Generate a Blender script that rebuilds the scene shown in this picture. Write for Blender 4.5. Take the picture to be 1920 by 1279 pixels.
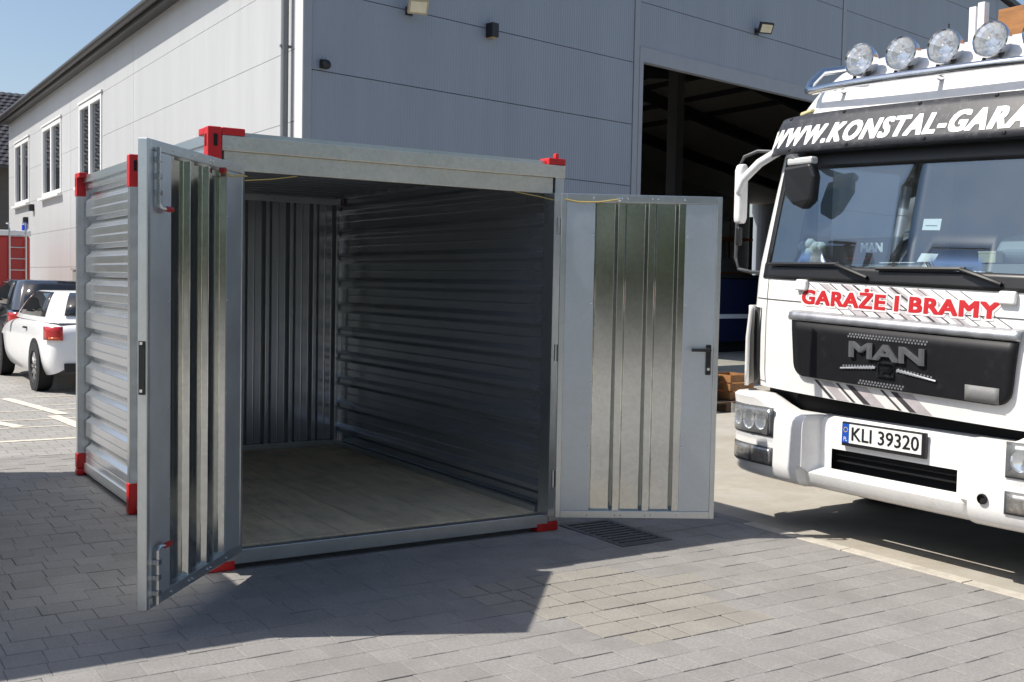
import bpy, bmesh, math, random
from mathutils import Vector, Matrix
random.seed(7)
for o in list(bpy.data.objects): bpy.data.objects.remove(o)
scene = bpy.context.scene
COL = scene.collection
R = math.radians

# ------------------------------------------------------------------ camera
CAM = Vector((-1.692, -5.507, 1.502)); YAW, PITCH, ROLL, FPX = .5677, .0514, .0197, 2071.55
cy, sy, cp, sp = math.cos(YAW), math.sin(YAW), math.cos(PITCH), math.sin(PITCH)
c_f = Vector((sy*cp, cy*cp, -sp)); c_r = Vector((cy, -sy, 0)); c_u = c_r.cross(c_f)
c_r, c_u = math.cos(ROLL)*c_r + math.sin(ROLL)*c_u, math.cos(ROLL)*c_u - math.sin(ROLL)*c_r
cam = bpy.data.cameras.new('camera'); camo = bpy.data.objects.new('camera', cam); COL.objects.link(camo)
m = Matrix.Identity(4)
for i in range(3): m[i][0], m[i][1], m[i][2], m[i][3] = c_r[i], c_u[i], -c_f[i], CAM[i]
camo.matrix_world = m
cam.sensor_width = 36; cam.lens = 36*FPX/1920; cam.clip_end = 3000; cam.clip_start = .05
scene.camera = camo
def to_px(p):
    d = Vector(p)-CAM; z = d.dot(c_f)
    return (960+FPX*d.dot(c_r)/z, 639.5-FPX*d.dot(c_u)/z, z)

# ------------------------------------------------------------------ light
SUNV = Vector((-.70, .33, 1.0)).normalized()          # towards the sun
elev = math.asin(SUNV.z)
w = bpy.data.worlds.new('World'); scene.world = w; w.use_nodes = True
nt = w.node_tree; bg = nt.nodes['Background']
sky = nt.nodes.new('ShaderNodeTexSky'); sky.sky_type = 'NISHITA'; sky.sun_disc = False
sky.sun_elevation = elev; sky.sun_rotation = math.atan2(SUNV.x, SUNV.y)
sky.air_density = 1.0; sky.dust_density = 1.7; sky.ozone_density = 1.0
nt.links.new(sky.outputs[0], bg.inputs[0]); bg.inputs[1].default_value = .118
sun = bpy.data.lights.new('sun', 'SUN'); sun.energy = 5.0; sun.angle = R(.53); sun.color = (1, .95, .87)
suno = bpy.data.objects.new('sun', sun); COL.objects.link(suno)
suno.rotation_euler = (-SUNV).to_track_quat('-Z', 'Y').to_euler(); suno.location = (-20, 10, 30)
scene.view_settings.view_transform = 'Standard'; scene.view_settings.look = 'None'
scene.view_settings.gamma = 1; scene.view_settings.exposure = .3
scene.view_settings.use_curve_mapping = False

# ------------------------------------------------------------------ materials
MATS = {}
def mat(name, col, rough=.6, metal=0., var=.12, scale=6., bump=0., bscale=60., spec=.5, dirt=None, dscale=2., dlo=.5, dhi=.7, coat=0., trans=0., emit=None, rvar=0., tint=None, ior=1.5, stretch=None, bdist=.01):
    if name in MATS: return MATS[name]
    ma = bpy.data.materials.new(name); ma.use_nodes = True; t = ma.node_tree; b = t.nodes['Principled BSDF']
    N = lambda k: t.nodes.new(k); L = t.links.new
    geo = N('ShaderNodeNewGeometry'); vec = geo.outputs['Position']
    if stretch:
        mp = N('ShaderNodeMapping'); mp.inputs['Scale'].default_value = stretch; L(vec, mp.inputs[0]); vec = mp.outputs[0]
    c = col+(1,) if len(col) == 3 else col
    out = None
    if var > 0:
        no = N('ShaderNodeTexNoise'); no.inputs['Scale'].default_value = scale; no.inputs['Detail'].default_value = 6; no.inputs['Roughness'].default_value = .65; L(vec, no.inputs[0])
        mr = N('ShaderNodeMapRange'); mr.inputs[1].default_value = .25; mr.inputs[2].default_value = .75; mr.inputs[3].default_value = 1-var; mr.inputs[4].default_value = 1+var; L(no.outputs[0], mr.inputs[0])
        fac = mr.outputs[0]
        if tint:
            if tint == 'object': oi = N('ShaderNodeObjectInfo'); tv = oi.outputs['Random']
            else: at = N('ShaderNodeAttribute'); at.attribute_name = 'tint'; tv = at.outputs['Fac']
            m2 = N('ShaderNodeMapRange'); m2.inputs[3].default_value = .93; m2.inputs[4].default_value = 1.06; L(tv, m2.inputs[0])
            mm = N('ShaderNodeMath'); mm.operation = 'MULTIPLY'; L(fac, mm.inputs[0]); L(m2.outputs[0], mm.inputs[1]); fac = mm.outputs[0]
        mx = N('ShaderNodeVectorMath'); mx.operation = 'SCALE'; mx.inputs[0].default_value = c[:3]; L(fac, mx.inputs['Scale']); out = mx.outputs[0]
        if rvar:
            m3 = N('ShaderNodeMapRange'); m3.inputs[1].default_value = .3; m3.inputs[2].default_value = .7; m3.inputs[3].default_value = max(.02, rough-rvar); m3.inputs[4].default_value = rough+rvar
            L(no.outputs[0], m3.inputs[0]); L(m3.outputs[0], b.inputs['Roughness'])
    if dirt:
        n2 = N('ShaderNodeTexNoise'); n2.inputs['Scale'].default_value = dscale; n2.inputs['Detail'].default_value = 8; n2.inputs['Roughness'].default_value = .7; L(geo.outputs['Position'], n2.inputs[0])
        r2 = N('ShaderNodeMapRange'); r2.inputs[1].default_value = dlo; r2.inputs[2].default_value = dhi; L(n2.outputs[0], r2.inputs[0])
        mi = N('ShaderNodeMix'); mi.data_type = 'RGBA'; L(r2.outputs[0], mi.inputs[0])
        if out: L(out, mi.inputs[6])
        else: mi.inputs[6].default_value = c
        mi.inputs[7].default_value = dirt+(1,); out = mi.outputs[2]
    if out: L(out, b.inputs['Base Color'])
    else: b.inputs['Base Color'].default_value = c
    if not rvar: b.inputs['Roughness'].default_value = rough
    b.inputs['Metallic'].default_value = metal; b.inputs['Specular IOR Level'].default_value = spec; b.inputs['IOR'].default_value = ior
    b.inputs['Coat Weight'].default_value = coat; b.inputs['Coat Roughness'].default_value = .06
    b.inputs['Transmission Weight'].default_value = trans
    if emit: b.inputs['Emission Color'].default_value = emit[0]+(1,); b.inputs['Emission Strength'].default_value = emit[1]
    if bump:
        n3 = N('ShaderNodeTexNoise'); n3.inputs['Scale'].default_value = bscale; n3.inputs['Detail'].default_value = 5; L(vec, n3.inputs[0])
        bp = N('ShaderNodeBump'); bp.inputs['Strength'].default_value = bump; bp.inputs['Distance'].default_value = bdist; L(n3.outputs[0], bp.inputs['Height']); L(bp.outputs[0], b.inputs['Normal'])
    MATS[name] = ma; return ma

def glass_mat(name, tint, r0=.08, rough=.0, dust=.0, gcol=(.95, .97, 1)):
    """thin pane: see-through tinted + mirror growing towards grazing angles + a film of dust"""
    ma = bpy.data.materials.new(name); ma.use_nodes = True; t = ma.node_tree; t.nodes.clear()
    N = lambda k: t.nodes.new(k); L = t.links.new
    o = N('ShaderNodeOutputMaterial'); tr = N('ShaderNodeBsdfTransparent'); tr.inputs[0].default_value = tint+(1,)
    gl = N('ShaderNodeBsdfGlossy'); gl.inputs['Roughness'].default_value = rough; gl.inputs[0].default_value = gcol+(1,)
    lw = N('ShaderNodeLayerWeight'); lw.inputs[0].default_value = .5
    pw = N('ShaderNodeMath'); pw.operation = 'POWER'; pw.inputs[1].default_value = 5; L(lw.outputs['Facing'], pw.inputs[0])
    mr = N('ShaderNodeMapRange'); mr.inputs[3].default_value = r0; mr.inputs[4].default_value = 1; L(pw.outputs[0], mr.inputs[0])
    mx = N('ShaderNodeMixShader'); L(mr.outputs[0], mx.inputs[0]); L(tr.outputs[0], mx.inputs[1]); L(gl.outputs[0], mx.inputs[2]); out = mx.outputs[0]
    if dust:
        g = N('ShaderNodeNewGeometry'); no = N('ShaderNodeTexNoise'); no.inputs['Scale'].default_value = 5; no.inputs['Detail'].default_value = 8; L(g.outputs['Position'], no.inputs[0])
        m2 = N('ShaderNodeMapRange'); m2.inputs[1].default_value = .3; m2.inputs[2].default_value = .75; m2.inputs[3].default_value = dust*.4; m2.inputs[4].default_value = dust*1.6; L(no.outputs[0], m2.inputs[0])
        df = N('ShaderNodeBsdfDiffuse'); df.inputs[0].default_value = (.6, .6, .58, 1)
        m3 = N('ShaderNodeMixShader'); L(m2.outputs[0], m3.inputs[0]); L(out, m3.inputs[1]); L(df.outputs[0], m3.inputs[2]); out = m3.outputs[0]
    L(out, o.inputs[0]); MATS[name] = ma; return ma

def ribbed(name, col, period, axis, strength=.3, rough=.45, metal=0., spec=.5):
    """sheet with fine pressed lines along one direction; axis = unit vector across the lines"""
    ma = mat(name, col, rough, metal, var=.07, scale=1., spec=spec, stretch=(2.2, 2.2, .25)); t = ma.node_tree; b = t.nodes['Principled BSDF']
    N = lambda k: t.nodes.new(k); L = t.links.new
    g = N('ShaderNodeNewGeometry'); d = N('ShaderNodeVectorMath'); d.operation = 'DOT_PRODUCT'; d.inputs[1].default_value = axis; L(g.outputs['Position'], d.inputs[0])
    s = N('ShaderNodeMath'); s.operation = 'MULTIPLY'; s.inputs[1].default_value = 2*math.pi/period; L(d.outputs['Value'], s.inputs[0])
    s2 = N('ShaderNodeMath'); s2.operation = 'SINE'; L(s.outputs[0], s2.inputs[0])
    bp = N('ShaderNodeBump'); bp.inputs['Strength'].default_value = strength; bp.inputs['Distance'].default_value = .004; L(s2.outputs[0], bp.inputs['Height']); L(bp.outputs[0], b.inputs['Normal'])
    return ma

def galv(name, col, rough, metal=1., sp=28., bmp=.25, spang=1.):
    """zinc coated sheet: fine spangle in colour and gloss"""
    ma = bpy.data.materials.new(name); ma.use_nodes = True; t = ma.node_tree; b = t.nodes['Principled BSDF']
    N = lambda k: t.nodes.new(k); L = t.links.new
    g = N('ShaderNodeNewGeometry'); v = N('ShaderNodeTexVoronoi'); v.inputs['Scale'].default_value = sp*2; L(g.outputs['Position'], v.inputs[0])
    no = N('ShaderNodeTexNoise'); no.inputs['Scale'].default_value = 3.5; no.inputs['Detail'].default_value = 7; no.inputs['Roughness'].default_value = .7; L(g.outputs['Position'], no.inputs[0])
    sx = N('ShaderNodeSeparateColor'); L(v.outputs['Color'], sx.inputs[0])
    m1 = N('ShaderNodeMapRange'); m1.inputs[3].default_value = 1-.07*spang; m1.inputs[4].default_value = 1+.05*spang; L(sx.outputs[0], m1.inputs[0])
    m2 = N('ShaderNodeMapRange'); m2.inputs[1].default_value = .3; m2.inputs[2].default_value = .7; m2.inputs[3].default_value = .95; m2.inputs[4].default_value = 1.04; L(no.outputs[0], m2.inputs[0])
    mm = N('ShaderNodeMath'); mm.operation = 'MULTIPLY'; L(m1.outputs[0], mm.inputs[0]); L(m2.outputs[0], mm.inputs[1])
    sc = N('ShaderNodeVectorMath'); sc.operation = 'SCALE'; sc.inputs[0].default_value = col; L(mm.outputs[0], sc.inputs['Scale']); L(sc.outputs[0], b.inputs['Base Color'])
    m3 = N('ShaderNodeMapRange'); m3.inputs[1].default_value = .3; m3.inputs[2].default_value = .7; m3.inputs[3].default_value = rough*.9; m3.inputs[4].default_value = rough*1.15; L(no.outputs[0], m3.inputs[0]); L(m3.outputs[0], b.inputs['Roughness'])
    b.inputs['Metallic'].default_value = metal
    n2 = N('ShaderNodeTexNoise'); n2.inputs['Scale'].default_value = 2.2; n2.inputs['Detail'].default_value = 2; L(g.outputs['Position'], n2.inputs[0])
    bp = N('ShaderNodeBump'); bp.inputs['Strength'].default_value = bmp; bp.inputs['Distance'].default_value = .012; L(n2.outputs[0], bp.inputs['Height']); L(bp.outputs[0], b.inputs['Normal'])
    MATS[name] = ma; return ma

G_SHEET = galv('galvanised_sheet', (.60, .615, .60), .13, 1., 28., .05)
G_WALL = galv('galvanised_wall_sheet', (.48, .505, .535), .19, .72, 28., .02, .0)
G_FLAT = galv('galvanised_flat', (.60, .65, .69), .42, .85, 28., .03, .3)
G_FRAME = galv('galvanised_frame', (.60, .63, .64), .30, .9, 28., .03, .4)
G_BEAM = galv('galvanised_beam', (.68, .65, .57), .36, .8, 28., .06)
M_RED = mat('red_paint', (.58, .012, .014), .42, var=.15, scale=14, dirt=(.16, .03, .022), dscale=22, dlo=.60, dhi=.75, bump=.15, bscale=60)
M_REDGRIP = mat('red_plastic', (.35, .02, .015), .5)
M_BLACK = mat('black_plastic', (.012, .012, .014), .45, var=.1)
M_RUBBER = mat('rubber', (.015, .015, .016), .8, var=.2, bump=.3)
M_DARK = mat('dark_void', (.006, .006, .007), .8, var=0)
M_STEEL = mat('steel', (.55, .56, .57), .25, 1., var=.08)
M_CHROME = mat('chrome', (.72, .73, .75), .12, 1., var=.1, scale=20)
M_BOLT = mat('zinc_bolt', (.8, .8, .78), .2, 1., var=0)
M_CORD = mat('yellow_cord', (.55, .42, .12), .7)
M_FLOOR = mat('plank_wood', (.80, .655, .44), .6, var=.22, scale=3, dirt=(.50, .41, .28), dscale=2.6, dlo=.48, dhi=.72, bump=.2, bscale=30, stretch=(6, 1, 1), tint='object')
M_WHITE = mat('white_truck_paint', (.80, .79, .77), .32, var=.05, scale=30, coat=.35, dirt=(.50, .46, .40), dscale=6, dlo=.58, dhi=.95)
M_CAR = mat('white_car_paint', (.80, .80, .80), .25, var=.02, coat=.6)
M_CARD = mat('dark_car_paint', (.018, .02, .03), .2, var=.05, coat=.8)
M_GLASSD = mat('dark_glass', (.012, .014, .016), .03, var=0, spec=.8)
M_WIN = mat('window_pane', (.02, .025, .03), .01, var=0, spec=1., ior=2.2)
M_FRAMEW = mat('white_upvc', (.78, .78, .77), .35, var=.03)
GLASS_WS = glass_mat('windscreen_glass', (.66, .76, .79), .20, 0., .02, (.70, .87, 1.))
GLASS_LAMP = glass_mat('lamp_glass', (.93, .95, .97), .07, .01, .13)
UD = R(10.5); U2 = Vector((math.cos(UD), math.sin(UD), 0)); V2 = Vector((-math.sin(UD), math.cos(UD), 0))
M_WALLG = ribbed('grey_sandwich_panel', (.275, .31, .37), .055, tuple(U2), .38, .5)
M_WALLW = ribbed('light_sandwich_panel', (.455, .46, .465), .055, (0, 1, 0), .25, .5)
M_TRIM = mat('grey_trim', (.30, .32, .36), .45, var=.05)
M_TRIML = mat('light_trim', (.68, .68, .67), .45, var=.05)
M_GUTTER = mat('dark_gutter', (.045, .043, .042), .45, var=.1)
M_PIPE = mat('grey_pipe', (.16, .17, .18), .4, var=.08)

# ------------------------------------------------------------------ mesh helpers
class MB:
    def __init__(s): s.v = []; s.f = []; s.a = []
    def add(s, vs, fs):
        n = len(s.v); s.v += [Vector(p) for p in vs]; s.f += [tuple(i+n for i in f) for f in fs]; return s
    def box(s, x0, x1, y0, y1, z0, z1, M=None):
        x0, x1 = min(x0, x1), max(x0, x1); y0, y1 = min(y0, y1), max(y0, y1); z0, z1 = min(z0, z1), max(z0, z1)
        vs = [Vector((x, y, z)) for z in (z0, z1) for x, y in ((x0, y0), (x1, y0), (x1, y1), (x0, y1))]
        if M: vs = [M @ p for p in vs]
        return s.add(vs, [(3, 2, 1, 0), (4, 5, 6, 7), (0, 1, 5, 4), (1, 2, 6, 5), (2, 3, 7, 6), (3, 0, 4, 7)])
    def prism(s, pts, d):
        """closed polygon of 3d points pushed along vector d"""
        n = len(pts); d = Vector(d); vs = [Vector(p) for p in pts]+[Vector(p)+d for p in pts]
        return s.add(vs, [tuple(range(n))[::-1], tuple(range(n, 2*n))]+[(i, (i+1) % n, n+(i+1) % n, n+i) for i in range(n)])
    def cyl(s, p0, p1, r0, r1=None, n=14, cap=True):
        r1 = r0 if r1 is None else r1; p0, p1 = Vector(p0), Vector(p1); d = (p1-p0).normalized()
        a = d.cross(Vector((0, 0, 1)) if abs(d.z) < .9 else Vector((1, 0, 0))).normalized(); b = d.cross(a)
        vs = []
        for p, r in ((p0, r0), (p1, r1)):
            vs += [p+a*r*math.cos(2*math.pi*i/n)+b*r*math.sin(2*math.pi*i/n) for i in range(n)]
        fs = [(i, (i+1) % n, n+(i+1) % n, n+i) for i in range(n)]
        if cap: fs += [tuple(range(n))[::-1], tuple(range(n, 2*n))]
        return s.add(vs, fs)
    def tube(s, pts, r, n=8, closed=False):
        pts = [Vector(p) for p in pts]; k = len(pts); rings = []
        up = Vector((0, 0, 1))
        for i, p in enumerate(pts):
            t = (pts[(i+1) % k if closed else min(i+1, k-1)]-pts[(i-1) % k if closed else max(i-1, 0)]).normalized()
            a = t.cross(up)
            if a.length < .1: a = t.cross(Vector((1, 0, 0)))
            a.normalize(); b = t.cross(a)
            rings.append([p+a*r*math.cos(2*math.pi*j/n)+b*r*math.sin(2*math.pi*j/n) for j in range(n)])
        vs = [q for rg in rings for q in rg]; fs = []
        for i in range(k if closed else k-1):
            i2 = (i+1) % k
            fs += [(i*n+j, i*n+(j+1) % n, i2*n+(j+1) % n, i2*n+j) for j in range(n)]
        if not closed: fs += [tuple(range(n))[::-1], tuple((k-1)*n+j for j in range(n))]
        return s.add(vs, fs)
    def lathe(s, prof, o, d, n=24):
        """prof = [(radius, distance along d)]"""
        o, d = Vector(o), Vector(d).normalized(); a = d.cross(Vector((0, 0, 1)) if abs(d.z) < .9 else Vector((1, 0, 0))).normalized(); b = d.cross(a)
        vs = [o+d*h+a*r*math.cos(2*math.pi*i/n)+b*r*math.sin(2*math.pi*i/n) for r, h in prof for i in range(n)]
        fs = [(k*n+i, k*n+(i+1) % n, (k+1)*n+(i+1) % n, (k+1)*n+i) for k in range(len(prof)-1) for i in range(n)]
        return s.add(vs, fs)
    def grid(s, rows, closed=False):
        m_ = len(rows[0]); vs = [q for r_ in rows for q in r_]
        return s.add(vs, [(i*m_+j, i*m_+(j+1) % m_, (i+1)*m_+(j+1) % m_, (i+1)*m_+j) for i in range(len(rows)-1) for j in range(m_ if closed else m_-1)])
    def build(s, name, ma, parent=None, smooth=False, bevel=0., solid=0., loc=None, seg=2):
        me = bpy.data.meshes.new(name); me.from_pydata(s.v, [], s.f); me.validate(); me.update()
        bm = bmesh.new(); bm.from_mesh(me); bmesh.ops.recalc_face_normals(bm, faces=bm.faces); bm.to_mesh(me); bm.free()
        me.materials.append(ma); o = bpy.data.objects.new(name, me); COL.objects.link(o)
        if parent: o.parent = parent
        if loc: o.location = loc
        if solid: md = o.modifiers.new('solid', 'SOLIDIFY'); md.thickness = solid; md.offset = 0
        if bevel: md = o.modifiers.new('bevel', 'BEVEL'); md.width = bevel; md.segments = seg; md.limit_method = 'ANGLE'; md.angle_limit = R(40)
        if smooth:
            me.polygons.foreach_set('use_smooth', [True]*len(me.polygons))
            if smooth != 'all': me.set_sharp_from_angle(angle=R(38))
        return o
def thing(name, label, cat, loc=(0, 0, 0), rotz=0., group=None):
    o = bpy.data.objects.new(name, None); COL.objects.link(o); o.location = loc; o.rotation_euler = (0, 0, rotz); o.empty_display_size = .2
    return tag(o, label, cat, group)
def tag(o, label, cat, group=None):
    o['label'] = label; o['category'] = cat
    if group: o['group'] = group
    return o
def structure(o): o['kind'] = 'structure'; return o
def box(name, ma, parent, *b, bevel=0., smooth=False): return MB().box(*b).build(name, ma, parent, bevel=bevel)
def text_mesh(body, size, fat=0., shear=0., extrude=0., space=1.):
    cu = bpy.data.curves.new('t', 'FONT'); cu.body = body; cu.size = size; cu.offset = fat; cu.shear = shear; cu.extrude = extrude; cu.space_character = space; cu.resolution_u = 3
    ob = bpy.data.objects.new('t', cu); COL.objects.link(ob)
    dg = bpy.context.evaluated_depsgraph_get(); ev = ob.evaluated_get(dg); me = ev.to_mesh()
    vs = [v.co.copy() for v in me.vertices]; fs = [tuple(p.vertices) for p in me.polygons]
    ev.to_mesh_clear(); bpy.data.objects.remove(ob); bpy.data.curves.remove(cu)
    return vs, fs
def text_fit(body, x0, x1, y0, y1, fat=0., shear=0., extrude=0., bold=0., lift=.00008, space=1.):
    """letters stretched to fill a rectangle (x grows to the reader's right); bold = stroke widening in metres, made of shifted layers"""
    vs, fs = text_mesh(body, 1., fat, shear, extrude, space)
    xs = [v.x for v in vs]; ys = [v.y for v in vs]; a, b, c, d = min(xs), max(xs), min(ys), max(ys); sg = 1 if x1 > x0 else -1
    out, faces = [], []
    sh = [(0, 0)] if not bold else [(dx*bold, dy*bold*.6) for dx in (-1, -.5, 0, .5, 1) for dy in (-1, 0, 1)]
    X0, X1, Y0, Y1 = x0+sg*bold, x1-sg*bold, y0+bold*.6, y1-bold*.6
    for k, (dx, dy) in enumerate(sh):
        n = len(out); out += [(X0+(v.x-a)/(b-a)*(X1-X0)+dx, Y0+(v.y-c)/(d-c)*(Y1-Y0)+dy, v.z+k*lift) for v in vs]; faces += [tuple(i+n for i in f) for f in fs]
    return out, faces

# ================================================================== SETTING
FX0, FX1, FY0, FY1 = -1.7, 3.34, -4.4, 4.3       # field of individually built pavers
ROW = .162
M_CONC = mat('yard_concrete', (.37, .345, .295), .85, var=.14, scale=2.5, dirt=(.30, .26, .20), dscale=1.1, dlo=.45, dhi=.7, bump=.35, bscale=140)
M_BED = mat('joint_sand', (.075, .066, .053), .95, var=.5, scale=25)
def paver_mat(name, tint):
    return mat(name, (.255, .243, .230), .85, var=.26, scale=75, dirt=(.185, .176, .164), dscale=2.2, dlo=.45, dhi=.8, bump=.7, bscale=170, tint=tint, bdist=.004)
M_PAV = paver_mat('concrete_paver', 'object'); M_PAVS = paver_mat('concrete_paver_far', 'attr')
M_PAVW = mat('concrete_paver_worn', (.275, .256, .226), .85, var=.26, scale=75, dirt=(.215, .20, .175), dscale=2, dlo=.45, dhi=.75, bump=.5, bscale=190, tint='object', bdist=.004)
def far_paving():
    ma = bpy.data.materials.new('block_paving_far'); ma.use_nodes = True; t = ma.node_tree; b = t.nodes['Principled BSDF']
    N = lambda k: t.nodes.new(k); L = t.links.new
    g = N('ShaderNodeNewGeometry'); br = N('ShaderNodeTexBrick'); L(g.outputs['Position'], br.inputs[0])
    br.inputs['Scale'].default_value = 1; br.inputs['Brick Width'].default_value = .19; br.inputs['Row Height'].default_value = ROW; br.inputs['Mortar Size'].default_value = .004
    br.inputs['Color1'].default_value = (.32, .307, .287, 1); br.inputs['Color2'].default_value = (.275, .264, .246, 1); br.inputs['Mortar'].default_value = (.15, .135, .115, 1)
    no = N('ShaderNodeTexNoise'); no.inputs['Scale'].default_value = .9; no.inputs['Detail'].default_value = 8; L(g.outputs['Position'], no.inputs[0])
    mr = N('ShaderNodeMapRange'); mr.inputs[1].default_value = .3; mr.inputs[2].default_value = .7; mr.inputs[3].default_value = .85; mr.inputs[4].default_value = 1.1; L(no.outputs[0], mr.inputs[0])
    sc = N('ShaderNodeVectorMath'); sc.operation = 'SCALE'; L(br.outputs[0], sc.inputs[0]); L(mr.outputs[0], sc.inputs['Scale']); L(sc.outputs[0], b.inputs['Base Color'])
    b.inputs['Roughness'].default_value = .85
    bp = N('ShaderNodeBump'); bp.inputs['Strength'].default_value = .5; bp.inputs['Distance'].default_value = .005; bp.invert = True; L(br.outputs['Fac'], bp.inputs['Height']); L(bp.outputs[0], b.inputs['Normal'])
    return ma
structure(MB().add([(-600, -600, -.03), (600, -600, -.03), (600, 600, -.03), (-600, 600, -.03)], [(0, 1, 2, 3)]).build('ground', mat('ground_soil', (.22, .20, .16), .9, var=.2, scale=.5)))
pv = MB()
for x0, x1, y0, y1 in ((-60, FX0, -60, 70), (FX0, FX1, -60, FY0), (FX0, FX1, FY1, 70)):
    pv.add([(x0, y0, 0), (x1, y0, 0), (x1, y1, 0), (x0, y1, 0)], [(0, 1, 2, 3)])
pave = structure(pv.build('pavement', far_paving()))
structure(MB().add([(FX1+.1, -60, -.004), (90, -60, -.004), (90, 70, -.004), (FX1+.1, 70, -.004)], [(0, 1, 2, 3)]).build('concrete_yard', M_CONC))
MB().add([(FX0, FY0, -.009), (FX1+.1, FY0, -.009), (FX1+.1, FY1, -.009), (FX0, FY1, -.009)], [(0, 1, 2, 3)]).build('paver_bed', M_BED, pave)
# drain opening inside the paver field
GX0, GX1, GY0, GY1 = 2.26, 2.64, -.54, .10
cells = []
y = FY0; r_i = 0
while y < FY1-.01:
    x = FX0-random.random()*.15
    while x < FX1:
        ln = random.choice((.115, .155, .155, .195)); a, b = max(x, FX0), min(x+ln, FX1)
        if FX1-b < .05: b = FX1; ln = 9
        if b-a > .03:
            y1_ = min(y+ROW, FY1)
            if b > GX0 and a < GX1 and y1_ > GY0 and y < GY1:
                if GX0-a > .015: cells.append((a, GX0-.003, y, y1_))
                if b-GX1 > .015: cells.append((GX1+.003, b, y, y1_))
                if GY0-y > .015: cells.append((max(a, GX0), min(b, GX1), y, GY0-.003))
                if y1_-GY1 > .015: cells.append((max(a, GX0), min(b, GX1), GY1+.003, y1_))
            else: cells.append((a, b, y, y1_))
        x += ln
    y += ROW; r_i += 1
def worn(cx, cy_):                               # patch where the joint sand is gone
    return -2.05+.12*math.sin(cx*5) < cy_ < -.9 and .95-.35*(cy_+1) < cx < 2.25+.35*(cy_+1)
def paver_verts(w_, d_, h=.05, ch=.002, gx=.0007, gy=.0017):
    x, y = w_/2-gx, d_/2-gy
    vs = [(-x, -y, -h), (x, -y, -h), (x, y, -h), (-x, y, -h), (-x, -y, -ch), (x, -y, -ch), (x, y, -ch), (-x, y, -ch), (-x+ch, -y+ch, 0), (x-ch, -y+ch, 0), (x-ch, y-ch, 0), (-x+ch, y-ch, 0)]
    fs = [(8, 9, 10, 11)]
    for k in (0, 4): fs += [(k, k+1, k+5, k+4), (k+1, k+2, k+6, k+5), (k+2, k+3, k+7, k+6), (k+3, k, k+4, k+7)]
    return vs, fs
def seen(cx, cy_):
    q = to_px((cx, cy_, 0))
    if q[2] < .5 or not (0 < q[0] < 1920 and 0 < q[1] < 1279): return False
    return not (.1 < cx < 2.1 and 0 < cy_ < 3.2) and not (cx > .1 and cy_ > .3)
order = sorted(cells, key=lambda c: (0 if seen((c[0]+c[1])/2, (c[2]+c[3])/2) else 1, to_px(((c[0]+c[1])/2, (c[2]+c[3])/2, 0))[2]))
shared = {}
for c in order[:300]:
    w_, d_ = round(c[1]-c[0], 3), round(c[3]-c[2], 3)
    wn = worn((c[0]+c[1])/2, (c[2]+c[3])/2); key = (w_, d_, wn)
    if key not in shared:
        vs, fs = paver_verts(w_, d_, ch=.002, gx=.0042, gy=.0038) if wn else paver_verts(w_, d_)
        me = bpy.data.meshes.new('paver'); me.from_pydata(vs, [], fs); me.materials.append(M_PAVW if wn else M_PAV); shared[key] = me
    o = bpy.data.objects.new('paver', shared[key]); COL.objects.link(o); o.parent = pave
    o.location = ((c[0]+c[1])/2, (c[2]+c[3])/2, random.uniform(-.0022, .0012)); o.rotation_euler = (random.uniform(-.006, .006), random.uniform(-.006, .006), random.uniform(-.006, .006))
ps = MB(); tints = []
for c in order[300:]:
    vs, fs = paver_verts(c[1]-c[0], c[3]-c[2]); zt = random.uniform(-.0022, .0012); tx, ty = random.uniform(-.006, .006), random.uniform(-.006, .006)
    ps.add([((c[0]+c[1])/2+p[0], (c[2]+c[3])/2+p[1], p[2]+zt+tx*p[0]+ty*p[1]) for p in vs], fs); tints += [random.random()]*len(vs)
pso = ps.build('paver_field', M_PAVS, pave); pso['kind'] = 'stuff'
at = pso.data.attributes.new('tint', 'FLOAT', 'POINT'); at.data.foreach_set('value', tints)
# flush cream kerb stones along the paving edge
M_KERB = mat('cream_kerb', (.47, .435, .365), .85, var=.15, scale=14, dirt=(.36, .33, .28), dscale=4, dlo=.5, dhi=.65, bump=.3, bscale=120)
kerb = structure(MB().box(FX1+.004, FX1+.098, -6, -4.404, -.05, .003).build('kerb_line', M_KERB))
yk = -4.4
while yk < -.7:
    box('kerb_stone', M_KERB, kerb, FX1+.004, FX1+.098+random.uniform(-.003, .003), yk+.003, yk+.797, -.05, .003+random.uniform(-.001, .002), bevel=.004); yk += .8
while yk < 4.3:
    box('kerb_stone', M_PAV, kerb, FX1+.004, FX1+.098, yk+.003, yk+.797, -.05, .001+random.uniform(-.001, .001), bevel=.004); yk += .8
# worn painted bay markings on the yard behind the container
M_LINE = mat('worn_line_paint', (.66, .60, .49), .8, var=.15, scale=12, dirt=(.42, .39, .35), dscale=9, dlo=.52, dhi=.62)
mk = MB()
def strip(a, b, w_, z=.004):
    a, b = Vector(a+(z,)), Vector(b+(z,)); n = (b-a).cross(Vector((0, 0, 1))).normalized()*w_/2
    mk.add([a-n, b-n, b+n, a+n], [(0, 1, 2, 3)])
structure(MB().add([(-8, 5.13, .004), (4, 5.2, .004), (4, 5.28, .004), (-8, 5.21, .004)], [(0, 1, 2, 3)]).build('bay_line', M_LINE))
for yy in (6.15, 6.75, 7.55, 8.05, 9.0): strip((-.2 if yy < 8 else .5, yy), (3.2, yy+.03), .045)
for x0, y0, x1, y1 in ((.30, 8.95, .62, 7.1), (.50, 7.0, .62, 5.5), (-.45, 7.6, .05, 6.2)): strip((x0, y0), (x1, y1), .13, .0065)
structure(mk.build('hatch_marking', M_LINE))

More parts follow.
